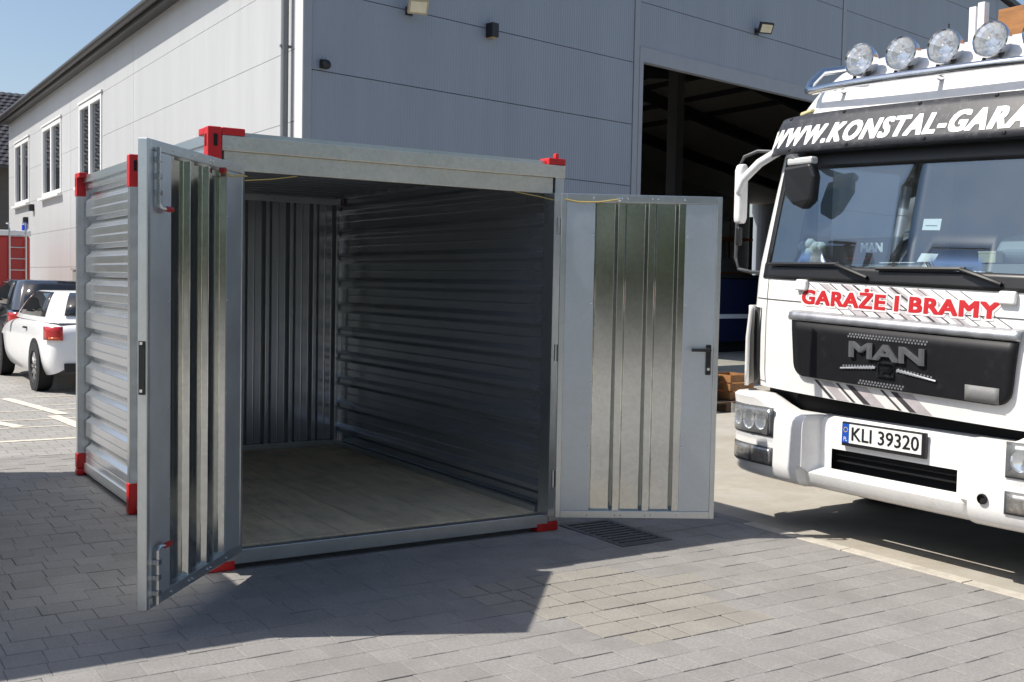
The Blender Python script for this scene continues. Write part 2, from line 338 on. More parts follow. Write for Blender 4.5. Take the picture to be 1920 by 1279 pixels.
# drain grate in the paving
t = thing('drain_grate', 'rusty iron drain grate set in the paving below the right container door', 'drain grate', ((GX0+GX1)/2, (GY0+GY1)/2, 0))
M_IRON = mat('cast_iron', (.13, .12, .11), .6, .5, var=.3, scale=20)
fr = MB(); hw, hd = (GX1-GX0)/2, (GY1-GY0)/2
fr.box(-hw, hw, -hd, -hd+.035, -.05, .003).box(-hw, hw, hd-.035, hd, -.05, .003).box(-hw, -hw+.035, -hd+.035, hd-.035, -.05, .003).box(hw-.035, hw, -hd+.035, hd-.035, -.05, .003)
fr.build('frame', M_IRON, t, bevel=.003)
for i in range(10): box('bar', M_IRON, t, -hw+.036, hw-.036, -hd+.045+i*.056, -hd+.077+i*.056, -.035, 0)
for xx in (-.08, .08): box('cross_bar', M_IRON, t, xx-.012, xx+.012, -hd+.036, hd-.036, -.04, -.004)
box('sump', M_DARK, t, -hw+.03, hw-.03, -hd+.03, hd-.03, -.0085, -.0082)

# ================================================================== HALL
C = Vector((4.08, 8.98, 0)); APEX = 21.5; ZE, ZA = 6.62, 9.45; LU = 43.0; DW = 26.4
def zr(s): return ZE+(ZA-ZE)*(s/APEX if s < APEX else (LU-s)/APEX)
W2 = Vector((0, 1, 0))
def FP(s, z, d=0.): return U2*s+(V2 if d < 1 else W2)*d+Vector((0, 0, z))        # point on the front, d metres inwards (deep points run along the side wall)
hall = thing('industrial_hall', 'large hall with sunlit white side wall and shaded grey front with open gateway', 'building', tuple(C))
def clip(poly, s0, slope, z0):
    out = []
    f = lambda p: z0+slope*(p[0]-s0)-p[1]
    for i in range(len(poly)):
        a, b = poly[i], poly[(i+1) % len(poly)]; fa, fb = f(a), f(b)
        if fa >= 0: out.append(a)
        if (fa > 0) != (fb > 0) and fa != 0 and fb != 0: k = fa/(fa-fb); out.append((a[0]+(b[0]-a[0])*k, a[1]+(b[1]-a[1])*k))
    return out
OP0, OP1, OPZ = 7.07, 13.62, 5.55                 # gateway
mods = [(.12, 6.83), (7.0, 13.78), (13.94, APEX), (APEX+.02, 28.4), (28.5, 35.6), (35.7, 42.9)]
for mi, (s0, s1) in enumerate(mods):
    sl = (ZA-ZE)/APEX*(1 if s0 < APEX-.1 else -1)
    for k in range(9):
        z0, z1 = k*1.1+.012, (k+1)*1.1
        if mi == 1 and z0 < OPZ:
            if z1 < OPZ: continue
            z0 = OPZ+.012
        pts = clip([(s0, z0), (s1, z0), (s1, z1), (s0, z1)], s0, sl, zr(s0)-.05)
        if len(pts) < 3: continue
        MB().prism([FP(a, b) for a, b in pts], V2*.1).build('wall_panel', M_WALLG, hall)
bk = MB()                                        # continuous inner skin so that joints are recesses
for a, b, z0 in ((0, OP0, 0), (OP0, OP1, OPZ), (OP1, APEX, 0)):
    bk.prism([FP(a, z0, .06), FP(b, z0, .06), FP(b, zr(b)-.06, .06), FP(a, zr(a)-.06, .06)], V2*.05)
bk.prism([FP(APEX, 0, .06), FP(LU, 0, .06), FP(LU, zr(LU)-.06, .06), FP(APEX, zr(APEX)-.06, .06)], V2*.05)
bk.build('inner_skin', M_TRIM, hall)
for s0, s1, zt in ((6.845, 6.985, zr(6.9)-.1), (13.8, 13.92, zr(13.8)-.1)):
    MB().prism([FP(s0, 0, -.012), FP(s1, 0, -.012), FP(s1, zt, -.012), FP(s0, zt, -.012)], V2*.02).build('joint_cover', M_TRIM, hall)
MB().prism([FP(6.99, 0, -.02), FP(OP0+.02, 0, -.02), FP(OP0+.02, OPZ, -.02), FP(6.99, OPZ, -.02)], V2*.35).build('gate_jamb', M_TRIM, hall)
MB().prism([FP(OP1-.02, 0, -.02), FP(13.79, 0, -.02), FP(13.79, OPZ, -.02), FP(OP1-.02, OPZ, -.02)], V2*.35).build('gate_jamb', M_TRIM, hall)
MB().prism([FP(6.99, OPZ, -.02), FP(13.79, OPZ, -.02), FP(13.79, OPZ+.26, -.02), FP(6.99, OPZ+.26, -.02)], V2*.018).build('gate_lintel', M_TRIM, hall)
# corner trims, downpipe
MB().prism([FP(-.02, 0, -.015), FP(.11, 0, -.015), FP(.11, ZE-.1, -.015), FP(-.02, ZE-.1, -.015)], V2*.02).build('corner_trim', M_TRIM, hall)
MB().box(-.03, -.01, -.01, .26, 0, ZE-.1).build('corner_trim', M_TRIML, hall)
MB().cyl((-.1, .48, 0), (-.1, .48, ZE-.25), .055, n=14).build('downpipe', M_PIPE, hall, smooth=True)
for zz in (1.2, 3.2, 4.75, 5.9): box('pipe_bracket', M_PIPE, hall, -.17, -.012, .46, .5, zz, zz+.035)
# white side wall: panels with window openings (local y along the wall, x = 0 the outer face)
WINS = [(12.35, 14.85), (17.2, 20.0), (22.3, 25.0)]; WZ0, WZ1 = 3.728, 5.72
zrows = [0, .72, 1.72, 2.72, 3.72, 4.72, 5.72, 6.60]
ycols = [.27, 9.44, 16.0, DW]
for ci in range(3):
    for k in range(7):
        y0, y1, z0, z1 = ycols[ci]+(.006 if ci else 0), ycols[ci+1]-.006, zrows[k]+.008, zrows[k+1]
        wins = [w_ for w_ in WINS if WZ0-.02 < (z0+z1)/2 < WZ1 and w_[0] > y0 and w_[1] < y1]
        cuts = [y0]+[q for w_ in wins for q in w_]+[y1]
        for a, b in zip(cuts[::2], cuts[1::2]): box('wall_panel', M_WALLW, hall, 0, .1, a, b, z0, z1)
sk = MB()
for a, b, c_, d_ in ((.1, DW, 0, WZ0), (.1, DW, WZ1, 6.55), (.1, WINS[0][0], WZ0, WZ1), (WINS[0][1], WINS[1][0], WZ0, WZ1), (WINS[1][1], WINS[2][0], WZ0, WZ1), (WINS[2][1], DW, WZ0, WZ1)):
    sk.box(.06, .14, a, b, c_, d_)
sk.build('inner_skin', M_TRIML, hall)
for a, b in WINS:
    f = MB(); fw_ = .11
    f.box(-.025, .07, a, a+fw_, WZ0, WZ1).box(-.025, .07, b-fw_, b, WZ0, WZ1).box(-.025, .07, a+fw_, b-fw_, WZ1-fw_, WZ1).box(-.025, .07, a+fw_, b-fw_, WZ0, WZ0+fw_).box(-.03, .065, (a+b)/2-.09, (a+b)/2+.09, WZ0+fw_, WZ1-fw_)
    wf = f.build('window', M_FRAMEW, hall)
    for q0, q1 in ((a+fw_, (a+b)/2-.09), ((a+b)/2+.09, b-fw_)): box('pane', M_WIN, wf, .03, .045, q0, q1, WZ0+fw_, WZ1-fw_)
    box('sill', M_FRAMEW, wf, -.13, -.026, a-.12, b+.12, WZ0-.09, WZ0-.02)
    box('head_trim', M_TRIML, wf, -.05, -.001, a-.08, b+.08, WZ1+.02, WZ1+.07)
# roof, gutter, inside
rf = MB()
e0 = Vector((-.32, -.25, 0))
for a, b in ((-.32, APEX), (APEX, LU+.3)):
    za, zb = (ZE+.02-.04 if a < 0 else ZA+.02), (ZA+.02 if b == APEX else ZE)
    if a > 0: rf.prism([FP(a, za, -.12), FP(b, zb, -.12), FP(b, zb, DW+.3), FP(a, za, DW+.3)], (0, 0, .13)); continue
    zq = lambda s_: za+(zb-za)*(s_-a)/(b-a)
    for s0, s1, d0, d1 in ((a, 2, -.12, DW+.3), (5.5, b, -.12, DW+.3), (2, 5.5, -.12, 3), (2, 5.5, 22, DW+.3)):
        rf.prism([FP(s0, zq(s0), d0), FP(s1, zq(s1), d0), FP(s1, zq(s1), d1), FP(s0, zq(s0), d1)], (0, 0, .13))
    MB().prism([FP(2, zq(2)+.05, 3), FP(5.5, zq(5.5)+.05, 3), FP(5.5, zq(5.5)+.05, 22), FP(2, zq(2)+.05, 22)], (0, 0, .02)).build('added_rooflight', glass_mat('added_rooflight_sheet', (.9, .92, .92), .05), hall)  # unseen pane over a roof opening added to brighten the hall inside
rf.build('roof', mat('roof_sheet', (.07, .07, .075), .5, var=.1), hall)
MB().tube([(-.36, -.2, ZE+.02), (-.36, DW+.3, ZE+.02)], .085, 12).build('gutter', M_GUTTER, hall, smooth=True)
box('fascia', M_GUTTER, hall, -.27, -.22, -.15, DW+.2, ZE-.12, ZE+.1)
box('soffit', M_GUTTER, hall, -.218, -.002, -.05, DW+.2, ZE-.07, ZE-.03)
M_IN = mat('hall_inner_sheet', (.62, .59, .54), .7, var=.1); M_BEAM = mat('steel_beam_dark', (.06, .06, .065), .6, var=.1)
for d in (5, 10, 15, 20):
    for a, b in ((.3, APEX), (APEX, LU-.3)):
        MB().prism([FP(a, zr(a)-.75, d), FP(b, zr(b)-.75, d), FP(b, zr(b)-.3, d), FP(a, zr(a)-.3, d)], W2*.2).build('rafter', M_BEAM, hall)
for s in (2, 4, 6, 8, 10, 12, 14, 16, 18, 20, 22, 24, 26):
    MB().prism([FP(s, zr(s)-.3, .2), FP(s+.12, zr(s)-.3, .2), FP(s+.12, zr(s)-.12, .2), FP(s, zr(s)-.12, .2)], W2*25).build('purlin', M_BEAM, hall)
MB().prism([FP(.02, 0, DW-.2), FP(LU-.5, 0, DW-.2), FP(LU-.5, ZE+.1, DW-.2), FP(APEX, ZA+.08, DW-.2), FP(.02, ZE+.08, DW-.2)], W2*.1).build('back_wall', M_IN, hall)
MB().prism([FP(LU, 0, 0), FP(LU, 0, DW), FP(LU, ZE, DW), FP(LU, ZE, 0)], U2*.1).build('end_wall', M_WALLG, hall)
for s in (7.4, 13.3, 20.5): MB().prism([FP(s, 0, 5), FP(s+.3, 0, 5), FP(s+.3, zr(s)-.7, 5), FP(s, zr(s)-.7, 5)], V2*.3).build('column', M_BEAM, hall)
for a, b in ((5.6, APEX), (APEX, LU-.15)):
    MB().prism([FP(a, zr(a)-.1, .15), FP(b, zr(b)-.1, .15), FP(b, zr(b)-.1, DW-.25), FP(a, zr(a)-.1, DW-.25)], (0, 0, .03)).build('ceiling_liner', M_IN, hall)
lp = C+FP(11.2, 5.0, 6.0)
t = thing('hall_lamp', 'round grey hanging lamp under the dark roof inside the gateway', 'lamp', tuple(lp))
MB().lathe([(.0, .25), (.06, .24), (.08, .1), (.24, 0), (.26, -.04)], (0, 0, 0), (0, 0, 1), 20).build('shade', mat('lamp_shade_grey', (.5, .5, .48), .4, .3), t, smooth=True)
MB().cyl((0, 0, .24), (0, 0, zr(11)-.75-5.0), .015).build('rod', M_BEAM, t)

# fittings on the hall
def floodlight(loc, label, colr):
    t = thing('floodlight', label, 'floodlight', tuple(C+loc), UD, 'floodlights on the hall front')
    Mt = Matrix.Translation((.0, -.22, .03)) @ Matrix.Rotation(R(-25), 4, 'Z') @ Matrix.Rotation(R(30), 4, 'X')
    MB().box(-.15, .15, -.04, .03, -.11, .11, Mt).build('housing', mat('floodlight_'+colr, (.02, .02, .022) if colr == 'black' else (.42, .36, .25), .5), t, bevel=.008)
    MB().box(-.12, .12, -.046, -.041, -.08, .08, Mt).build('lens', mat('floodlight_lens', (.72, .66, .5), .2), t)
    MB().box(-.02, .02, -.2, -.001, -.03, .01).box(-.06, .06, -.02, -.0005, -.07, .05).build('bracket', M_BLACK, t)
    return t
floodlight(FP(1.78, 5.5, -.002), 'pale beige floodlight on the grey hall front left of the black wall lamp', 'beige')
floodlight(FP(10.55, 6.68, -.002), 'black square floodlight above the open hall gateway', 'black')
t = thing('wall_lamp', 'black box shaped wall lamp in the middle of the grey hall front', 'lamp', tuple(C+FP(3.37, 5.36, 0)), UD)
box('body', M_BLACK, t, -.07, .07, -.16, -.002, 0, .22, bevel=.008); box('lens', mat('warm_lens', (.45, .3, .15), .3), t, -.05, .05, -.14, -.02, -.012, -.001)
t = thing('security_camera', 'small black dome camera near the corner of the grey hall front', 'camera', tuple(C+FP(.3, 4.5, 0)), UD)
box('base', M_BLACK, t, -.06, .06, -.05, -.002, -.06, .06, bevel=.01); MB().lathe([(.065, 0), (.065, .05), (.05, .09), (.02, .11), (.001, .112)], (0, -.05, 0), (0, -1, -.35), 16).build('dome', M_BLACK, t, smooth=True)
for yy, zz, lab in ((21.55, 3.42, 'small black box on the white hall wall between the two far windows'), (22.65, 3.08, 'tiny black box on the white hall wall below the farthest window')):
    t = thing('junction_box', lab, 'box', tuple(C+Vector((0, yy, zz)))); box('case', M_BLACK, t, -.12, -.002, -.13, .13, 0, .2, bevel=.01); box('lid', mat('box_lid', (.03, .03, .03), .4), t, -.128, -.121, -.1, .1, .03, .17)

# ================================================================== STORAGE CONTAINER
PITCHR = .205
def corr(length, p=PITCHR, d=.034, of=.115, s1=.029, inn=.032, start=.0, crease=True):
    """trapezoid profile: list of (s, depth) - depth 0 on the outer flats"""
    pts = []; s = start
    while s < length-.01:
        seq = [(0, 0), (of*.5-.004, 0), (of*.5, .0035), (of*.5+.004, 0), (of, 0), (of+s1, d), (of+s1+inn, d), (p, 0)] if crease else [(0, 0), (of, 0), (of+s1, d), (of+s1+inn, d), (p, 0)]
        for a, b in seq[:-1]:
            if s+a <= length: pts.append((s+a, b))
        s += p
    if pts[-1][0] < length: pts.append((length, pts[-1][1]))
    return pts
def crisp(o):                                    # flats stay flat, only the bends are shaded round
    o.modifiers['solid'].use_rim = False; md = o.modifiers.new('normals', 'WEIGHTED_NORMAL'); md.mode = 'FACE_AREA'; md.weight = 100; md.keep_sharp = True; return o
def rounded(pts, r=.005):
    out = [pts[0]]
    for p, q, n in zip(pts, pts[1:], pts[2:]):
        a, b, c = Vector(p), Vector(q), Vector(n); u, v = a-b, c-b
        if u.length < 1e-6 or v.length < 1e-6 or u.normalized().dot(v.normalized()) < -.995: out.append(q); continue
        k1, k2 = min(r, u.length*.45), min(r, v.length*.45); p1, p2 = b+u.normalized()*k1, b+v.normalized()*k2
        out += [tuple(p1), tuple(p1*.25+b*.5+p2*.25), tuple(p2)]
    return out+[pts[-1]]
def sheet(name, prof, f, length, parent, ma, solid=.0015):
    prof = rounded(prof); g = MB(); g.grid([[f(s, d, 0) for s, d in prof], [f(s, d, length) for s, d in prof]]); return crisp(g.build(name, ma, parent, solid=solid, smooth=True))
CW, CH = 2.175, 2.26
def door(cont, hinge, w_, ang, ins, z0, z1, kind, outward):
    """door leaf: local x from the hinge, inner face towards ins*y; kind = fittings"""
    fr = MB(); t_ = .042
    Y = lambda a, b: (ins*a, ins*b)
    fr.box(0, .03, *Y(0, t_), z0, z1).box(w_-.03, w_, *Y(0, t_), z0, z1).box(.03, w_-.03, *Y(0, t_), z0, z0+.045).box(.03, w_-.03, *Y(0, t_), z1-.045, z1)
    d = fr.build('door', G_FRAME, cont, bevel=.003); d.location = hinge; d.rotation_euler = (0, 0, ang)
    m0 = .045 if kind == 'right' else .035; sa, sb = .20, w_-.215
    if kind == 'left': sa, sb = .215, w_-.225
    if kind == 'plain': sa, sb = .03, w_-.03
    if kind != 'plain':
        box('flat_panel', G_FLAT, d, .031, sa, *Y(.034, .0385), z0+.046, z1-.046); box('flat_panel', G_FLAT, d, sb, w_-.031, *Y(.034, .0385), z0+.046, z1-.046)
    # middle trapezoid sheet: three recessed flats
    n = 3 if kind != 'plain' else 5; span = sb-sa; p = span/n; pts = []
    for i in range(n):
        s = sa+i*p; pts += [(s, .033), (s+.012, .006), (s+p-.058, .006), (s+p-.040, .033)]
    pts += [(sb, .033)]; pts = rounded(pts, .0045)
    g = MB(); zz = (z0+.046, z1-.046)
    g.grid([[Vector((s, ins*dd, z)) for s, dd in pts] for z in zz]); crisp(g.build('ribbed_sheet', G_SHEET, d, solid=.0012, smooth=True))
    MB().box(.031, sa-.001, *Y(.001, .003), z0+.046, z1-.046).box(sb+.001, w_-.031, *Y(.001, .003), z0+.046, z1-.046).build('outer_skin', G_WALL, d)
    sc = MB()
    for i in range(n+1):
        for zq in (z0+.02, z1-.022):
            for dx in ((-.012, .022) if 0 < i < n else (0,)): sc.lathe([(.0065, 0), (.006, .004), (.001, .005)], (sa+i*p+dx-.01, ins*t_, zq), (0, ins, 0), 8)
    for zq in (.55, .95, 1.4, 1.8):
        if kind != 'plain':
            for xq in (sa-.012, sb+.012): sc.lathe([(.006, 0), (.0055, .003), (.001, .004)], (xq, ins*.0385, zq), (0, ins, 0), 8)
    sc.build('rivets', M_BOLT, d)['kind'] = 'stuff'
    for zq in (.35, 1.1, 1.85): MB().cyl((-.012, ins*.01, zq-.05), (-.012, ins*.01, zq+.05), .011, n=10).build('hinge', M_STEEL, d, smooth=True)
    if kind == 'right':
        x = w_-.06
        box('handle_plate', M_BLACK, d, x-.016, x+.016, *Y(.0386, .048), .985, 1.165, bevel=.004)
        MB().tube([(x, ins*.048, 1.135), (x, ins*.085, 1.135), (x-.03, ins*.088, 1.135), (x-.11, ins*.085, 1.135)], .010, 8).build('handle', M_BLACK, d, smooth=True)
        MB().lathe([(.009, 0), (.009, .006), (.001, .006)], (x, ins*.048, 1.02), (0, ins, 0), 10).build('key_cylinder', M_BOLT, d)
        MB().tube([(.02, ins*.05, z1-.035), (.1, ins*.054, z1-.05), (.22, ins*.05, z1-.047), (.33, ins*.05, z1-.03)], .004, 6).build('cord', M_CORD, d)
        MB().lathe([(.012, 0), (.012, .012), (.001, .014)], (.34, ins*.043, z1-.03), (0, ins, 0), 10).build('eyelet', M_BOLT, d)
    if kind == 'left':
        x = w_-.075
        for za, zb, zg in ((1.80, 2.035, 1.79), (.13, .36, .375)):
            MB().cyl((x, ins*.055, za), (x, ins*.055, zb), .009, n=10).build('bolt_rod', M_STEEL, d, smooth=True)
            for zq in (za+.05, (za+zb)/2, zb-.05): box('bolt_guide', M_STEEL, d, x-.016, x+.016, *Y(.0386, .066), zq-.011, zq+.011, bevel=.002)
            MB().tube([(x, ins*.055, zg+(.02 if zg > 1 else -.02)), (x-.01, ins*.06, zg), (x-.04, ins*.068, zg-.004)], .0085, 8).build('bolt_lever', M_STEEL, d, smooth=True)
            MB().lathe([(.001, 0), (.011, .002), (.0125, .03), (.011, .062), (.001, .066)], (x-.035, ins*.068, zg-.004), (-1, 0, 0), 12).build('red_grip', M_REDGRIP, d, smooth=True)
        box('lock_case', M_BLACK, d, w_+.0005, w_+.006, *Y(.008, .034), 1.02, 1.24)
        for zq in (1.03, 1.225): box('lock_screw', M_BOLT, d, w_+.0062, w_+.009, *Y(.014, .026), zq, zq+.012)
        MB().tube([(.30, ins*.045, z1-.05), (.22, ins*.06, z1-.075), (.12, ins*.062, z1-.06), (.02, ins*.06, z1-.055)], .004, 6).build('cord', M_CORD, d)
        MB().lathe([(.001, 0), (.014, .002), (.014, .03), (.001, .032)], (.31, ins*.04, z1-.055), (0, ins, 0), 10).build('cord_knob', M_REDGRIP, d, smooth=True)
    return d
def container(name, label, loc, L_, angles, planks=True):
    t = thing(name, label, 'container', loc, 0, 'galvanised storage containers in the yard')
    P = .066
    for x0, x1 in ((0, P), (CW-P, CW)):
        for y0, y1 in ((0, P), (L_-P, L_)): box('corner_post', G_FRAME, t, x0+.003, x1-.003, y0+.003, y1-.003, .056, 2.222, bevel=.004)
        box('mid_post', G_FRAME, t, x0+.003 if x0 == 0 else x0+.01, x1-.01 if x0 == 0 else x1-.003, L_/2-.03, L_/2+.03, .056, 2.2, bevel=.003)
    # rails
    box('front_beam', G_BEAM, t, .07, CW+.002, -.004, .05, 2.146, 2.222, bevel=.003); box('lintel', G_BEAM, t, .085, CW-.075, .014, .045, 2.05, 2.1455, bevel=.002)
    box('roof_edge', G_FRAME, t, .066, CW-.066, .03, .12, 2.2225, 2.246)
    box('sill', G_FRAME, t, .07, CW-.07, -.002, .055, .03, .105, bevel=.003)
    box('rear_beam', G_FRAME, t, .066, CW-.066, L_-.046, L_-.004, 2.06, 2.245); box('rear_sill', G_FRAME, t, .07, CW-.07, L_-.06, L_-.004, .03, .105)
    for x0, x1 in ((.045, .09), (CW-.09, CW-.045)):
        box('top_rail', G_FRAME, t, x0, x1, .07, L_-.07, 2.19, 2.243); box('bottom_rail', G_FRAME, t, x0, x1, .07, L_-.07, .03, .095)
    # red corner castings
    for cx in (0, 1):
        for cyy in (0, 1):
            sx = (lambda a: a) if cx == 0 else (lambda a: CW-a)
            sy_ = (lambda a: a) if cyy == 0 else (lambda a: L_-a)
            br = MB()
            if cx == 1 and cyy == 0:
                br.box(sx(-.004), sx(.03), sy_(.052), sy_(.12), 2.06, 2.2235); br.box(sx(-.004), sx(.12), sy_(-.006), sy_(.1), 2.2235, 2.262); br.box(sx(.03), sx(.055), sy_(.02), sy_(.05), 2.262, 2.295)
            else:
                br.box(sx(-.003), sx(.068), sy_(-.004), sy_(.068), 2.09, 2.262); br.box(sx(.0681), sx(.19), sy_(-.003), sy_(.06), 2.2235, 2.2615); br.box(sx(-.0025), sx(.05), sy_(.0681), sy_(.16), 2.224, 2.261)
            b1 = br.build('corner_bracket', M_RED, t, bevel=.006)
            if not (cx == 1 and cyy == 0):
                MB().box(sx(.026), sx(.046), sy_(-.006), sy_(-.0035), 2.165, 2.225).build('slot', M_DARK, b1); MB().box(sx(-.005), sx(-.0028), sy_(.022), sy_(.044), 2.165, 2.225).build('slot', M_DARK, b1)
            ft = MB().box(sx(-.003), sx(.15), sy_(-.004), sy_(.075), .002, .05).box(sx(-.0035), sx(.068), sy_(.0), sy_(.07), .05, .17 if cyy else .056)
            ft.build('corner_foot', M_RED, t, bevel=.012, seg=3)
    for sx in ((lambda a: a), (lambda a: CW-a)):
        b1 = MB().box(sx(-.003), sx(.057), L_/2-.034, L_/2+.034, 2.06, 2.262).build('mid_bracket', M_RED, t, bevel=.006)
        MB().box(sx(.024), sx(.042), L_/2-.0365, L_/2-.034, 2.16, 2.225).build('slot', M_DARK, b1)
        MB().box(sx(-.003), sx(.057), L_/2-.034, L_/2+.034, .002, .2).build('mid_foot', M_RED, t, bevel=.008)
    # walls
    pr = corr(2.1, start=0)
    for y0, y1 in ((.045, L_/2-.012), (L_/2+.012, L_-.045)):
        sheet('wall_sheet', pr, lambda s, d, l, y0=y0: Vector((.058+d, y0+l, .093+s)), y1-y0, t, G_WALL)
    sheet('wall_sheet', pr, lambda s, d, l: Vector((CW-.058-d, .045+l, .093+s)), L_-.09, t, G_WALL)
    for y0, y1 in ((.052, .067), (L_/2-.014, L_/2+.014), (L_-.067, L_-.052)):
        box('sheet_closer', G_FRAME, t, .0562, .0945, y0, y1, .093, 2.19)
        if abs(y0-L_/2) > .1: box('sheet_closer', G_FRAME, t, CW-.0945, CW-.0562, y0, y1, .093, 2.19)
    pb = corr(CW-.16, start=0)
    sheet('rear_sheet', pb, lambda s, d, l: Vector((.08+s, L_-.05-d, .10+l)), 2.09, t, G_WALL)
    box('rear_rail', G_FRAME, t, .075, CW-.09, L_-.12, L_-.086, 2.135, 2.185); box('rear_rail', G_FRAME, t, .075, CW-.09, L_-.12, L_-.086, .113, .155)
    box('inner_angle', G_FRAME, t, CW-.13, CW-.096, .07, L_-.07, .112, .15)
    pf = corr(L_-.10, start=0)
    sheet('roof_sheet', pf, lambda s, d, l: Vector((.066+l, .05+s, 2.232-d)), CW-.132, t, G_WALL)
    # floor planks
    x = .09; k = 0
    while x < CW-.1:
        x1 = min(x+.235, CW-.085)
        MB().box(x+.002, x1-.002, .075, L_-.075, .085, .110+random.uniform(-.001, .001)).build('floor_plank', M_FLOOR, t, bevel=.002); x = x1+.0001
    a_l, a_r = angles
    if a_l: box('door_jamb', G_FRAME, t, .0665, .105, -.082, .05, .107, 2.049); box('door_jamb', G_FRAME, t, CW-.112, CW-.0665, -.06, .05, .107, 2.049)
    door(t, (.118, -.088, 0) if a_l else (.085, .0, 0), 1.045 if a_l else 1.0, R(a_l), 1, .12, 2.065, 'left', 1)
    door(t, (CW-.118, -.135, 0) if a_r != 180 else (CW-.085, .0, 0), .955 if a_r != 180 else 1.0, R(a_r), -1, .12, 2.04, 'right', 1)
    MB().tube([(.11, -.03, 1.99), (.22, -.01, 2.005), (.34, .02, 2.02), (.48, .03, 2.045)], .003, 6).build('cord', M_CORD, t)
    MB().tube([(CW-.08, -.06, 2.0), (CW-.18, -.01, 2.025), (CW-.34, .025, 2.048)], .003, 6).build('cord', M_CORD, t)
    return t
container('storage_container', 'open galvanised storage container with red corners and both doors swung wide', (0, 0, 0), 3.256, (-130.4, -29.2))
container('storage_container', 'closed galvanised storage container left of the open one, just outside the photo', (-1.45-CW, -.39, 0), 4.45, (0, 180))
#PART2
# ================================================================== TRUCK
TR = Vector((3.41, -1.415, -.075)); TS = 1.05
truck = thing('delivery_truck', 'white lorry cab with roof lamps, black sun visor and black grille facing the container', 'truck', tuple(TR)); truck.scale = (TS,)*3
def lerp(tab, z):
    if z <= tab[0][0]: return tab[0][1]
    for (a, va), (b, vb) in zip(tab, tab[1:]):
        if z <= b: return va+(vb-va)*(z-a)/(b-a)
    return tab[-1][1]
XT = [(.86, .05), (1.0, .035), (1.3, .03), (1.55, .05), (1.66, .07), (2.33, .215), (2.5, .26), (2.62, .32), (2.74, .41), (2.86, .53), (2.95, .70), (3.01, .95), (3.05, 1.3), (3.06, 1.6)]
BT = [(.86, 1.225), (1.66, 1.225), (2.33, 1.19), (2.55, 1.16), (2.72, 1.11), (2.82, 1.06), (2.90, .99), (2.98, .86), (3.03, .66), (3.06, .45)]
DT = [(.86, .33), (2.33, .33), (2.6, .36), (2.97, .3)]
TILT = .036
def tz(y): return TILT*(y-.85)
def TV(v): return Vector((v[0], v[1], v[2]+tz(v[1])))
def F(z, y, off=0., b=None, x0=None, D=None, p=3., tl=1):
    """front skin of the cab: local point at height z, sideways y, pushed out by off"""
    b = lerp(BT, z) if b is None else b; x0 = lerp(XT, z) if x0 is None else x0; D = lerp(DT, z) if D is None else D
    def f(q): a = min(1., abs(q)/b); return x0+D*(1-(1-a**p)**(1/p))
    yy = max(-b, min(b, y)); q0, q1 = max(-b*.998, yy-.004), min(b*.998, yy+.004)
    n = Vector((-(q1-q0), f(q1)-f(q0))).normalized()
    return Vector((f(yy)+n.x*off, yy+n.y*off, z+tl*tz(yy)))
def patch(y0, y1, z0, z1, off, ny=24, nz=4, **k):
    return [[F(z0+(z1-z0)*i/nz, y0+(y1-y0)*j/ny, off, **k) for j in range(ny+1)] for i in range(nz+1)]
def skin(name, ma, parent, y0, y1, z0, z1, off, ny=24, nz=4, solid=.004, **k):
    return MB().grid(patch(y0, y1, z0, z1, off, ny, nz, **k)).build(name, ma, parent, smooth='all', solid=solid)
# cab shell: rings from back left round the nose to back right
AR = [math.sin(R(-90+180*i/40)) for i in range(41)]
def ring(z):
    b = lerp(BT, z); xe = lerp(XT, z)+lerp(DT, z); x1, x2 = xe+(2.25-xe)*.1, xe+(2.25-xe)*.6; pts = [TV((2.25, b, z)), TV((x2, b, z)), TV((x1, b, z))]
    pts += [F(z, b*a) for a in AR[::-1]]
    return pts+[TV((x1, -b, z)), TV((x2, -b, z)), TV((2.25, -b, z))]
LV = [.90, .94, 1.0, 1.2, 1.4, 1.55, 1.62, 1.66, 1.85, 2.1, 2.3, 2.33, 2.42, 2.5, 2.56, 2.62, 2.68, 2.74, 2.80, 2.86, 2.91, 2.95, 2.985, 3.01, 3.035, 3.05, 3.06]
rings = [ring(z) for z in LV]; nr = len(rings[0])
shell, ws, swl, swr = MB(), MB(), MB(), MB()
WSA = .87
shell.v = [q for r_ in rings for q in r_]
for i in range(len(LV)-1):
    for j in range(nr-1):
        f = (i*nr+j, i*nr+j+1, (i+1)*nr+j+1, (i+1)*nr+j); zc = (LV[i]+LV[i+1])/2
        if 1.62 < zc < 2.3:
            if 3 <= j < nr-4 and abs(AR[40-(j-3)]) <= WSA and abs(AR[40-(j-2)]) <= WSA: ws.add([shell.v[q] for q in f], [(0, 1, 2, 3)]); continue
            if zc > 1.66 and j == 1: swl.add([shell.v[q] for q in f], [(0, 1, 2, 3)]); continue
            if zc > 1.66 and j == nr-3: swr.add([shell.v[q] for q in f], [(0, 1, 2, 3)]); continue
        shell.f.append(f)
shell.f.append(tuple((len(LV)-1)*nr+j for j in range(nr)))
shell.add([TV(q) for q in ((2.25, 1.225, .86), (2.25, -1.225, .86), (2.25, -1.19, 2.33), (2.25, -1.06, 2.82), (2.25, -.66, 3.03), (2.25, .66, 3.03), (2.25, 1.06, 2.82), (2.25, 1.19, 2.33))], [(0, 1, 2, 3, 4, 5, 6, 7)])
shell.build('cab_body', M_WHITE, truck, smooth=True)
for mb, nm in ((ws, 'windscreen'), (swl, 'side_window'), (swr, 'side_window')):
    o = mb.build(nm, GLASS_WS, truck, smooth='all')
    bm = bmesh.new(); bm.from_mesh(o.data); bmesh.ops.remove_doubles(bm, verts=bm.verts, dist=1e-4); bm.to_mesh(o.data); bm.free()
M_TRIMB = mat('truck_black_trim', (.012, .012, .013), .4, var=.2, scale=20)
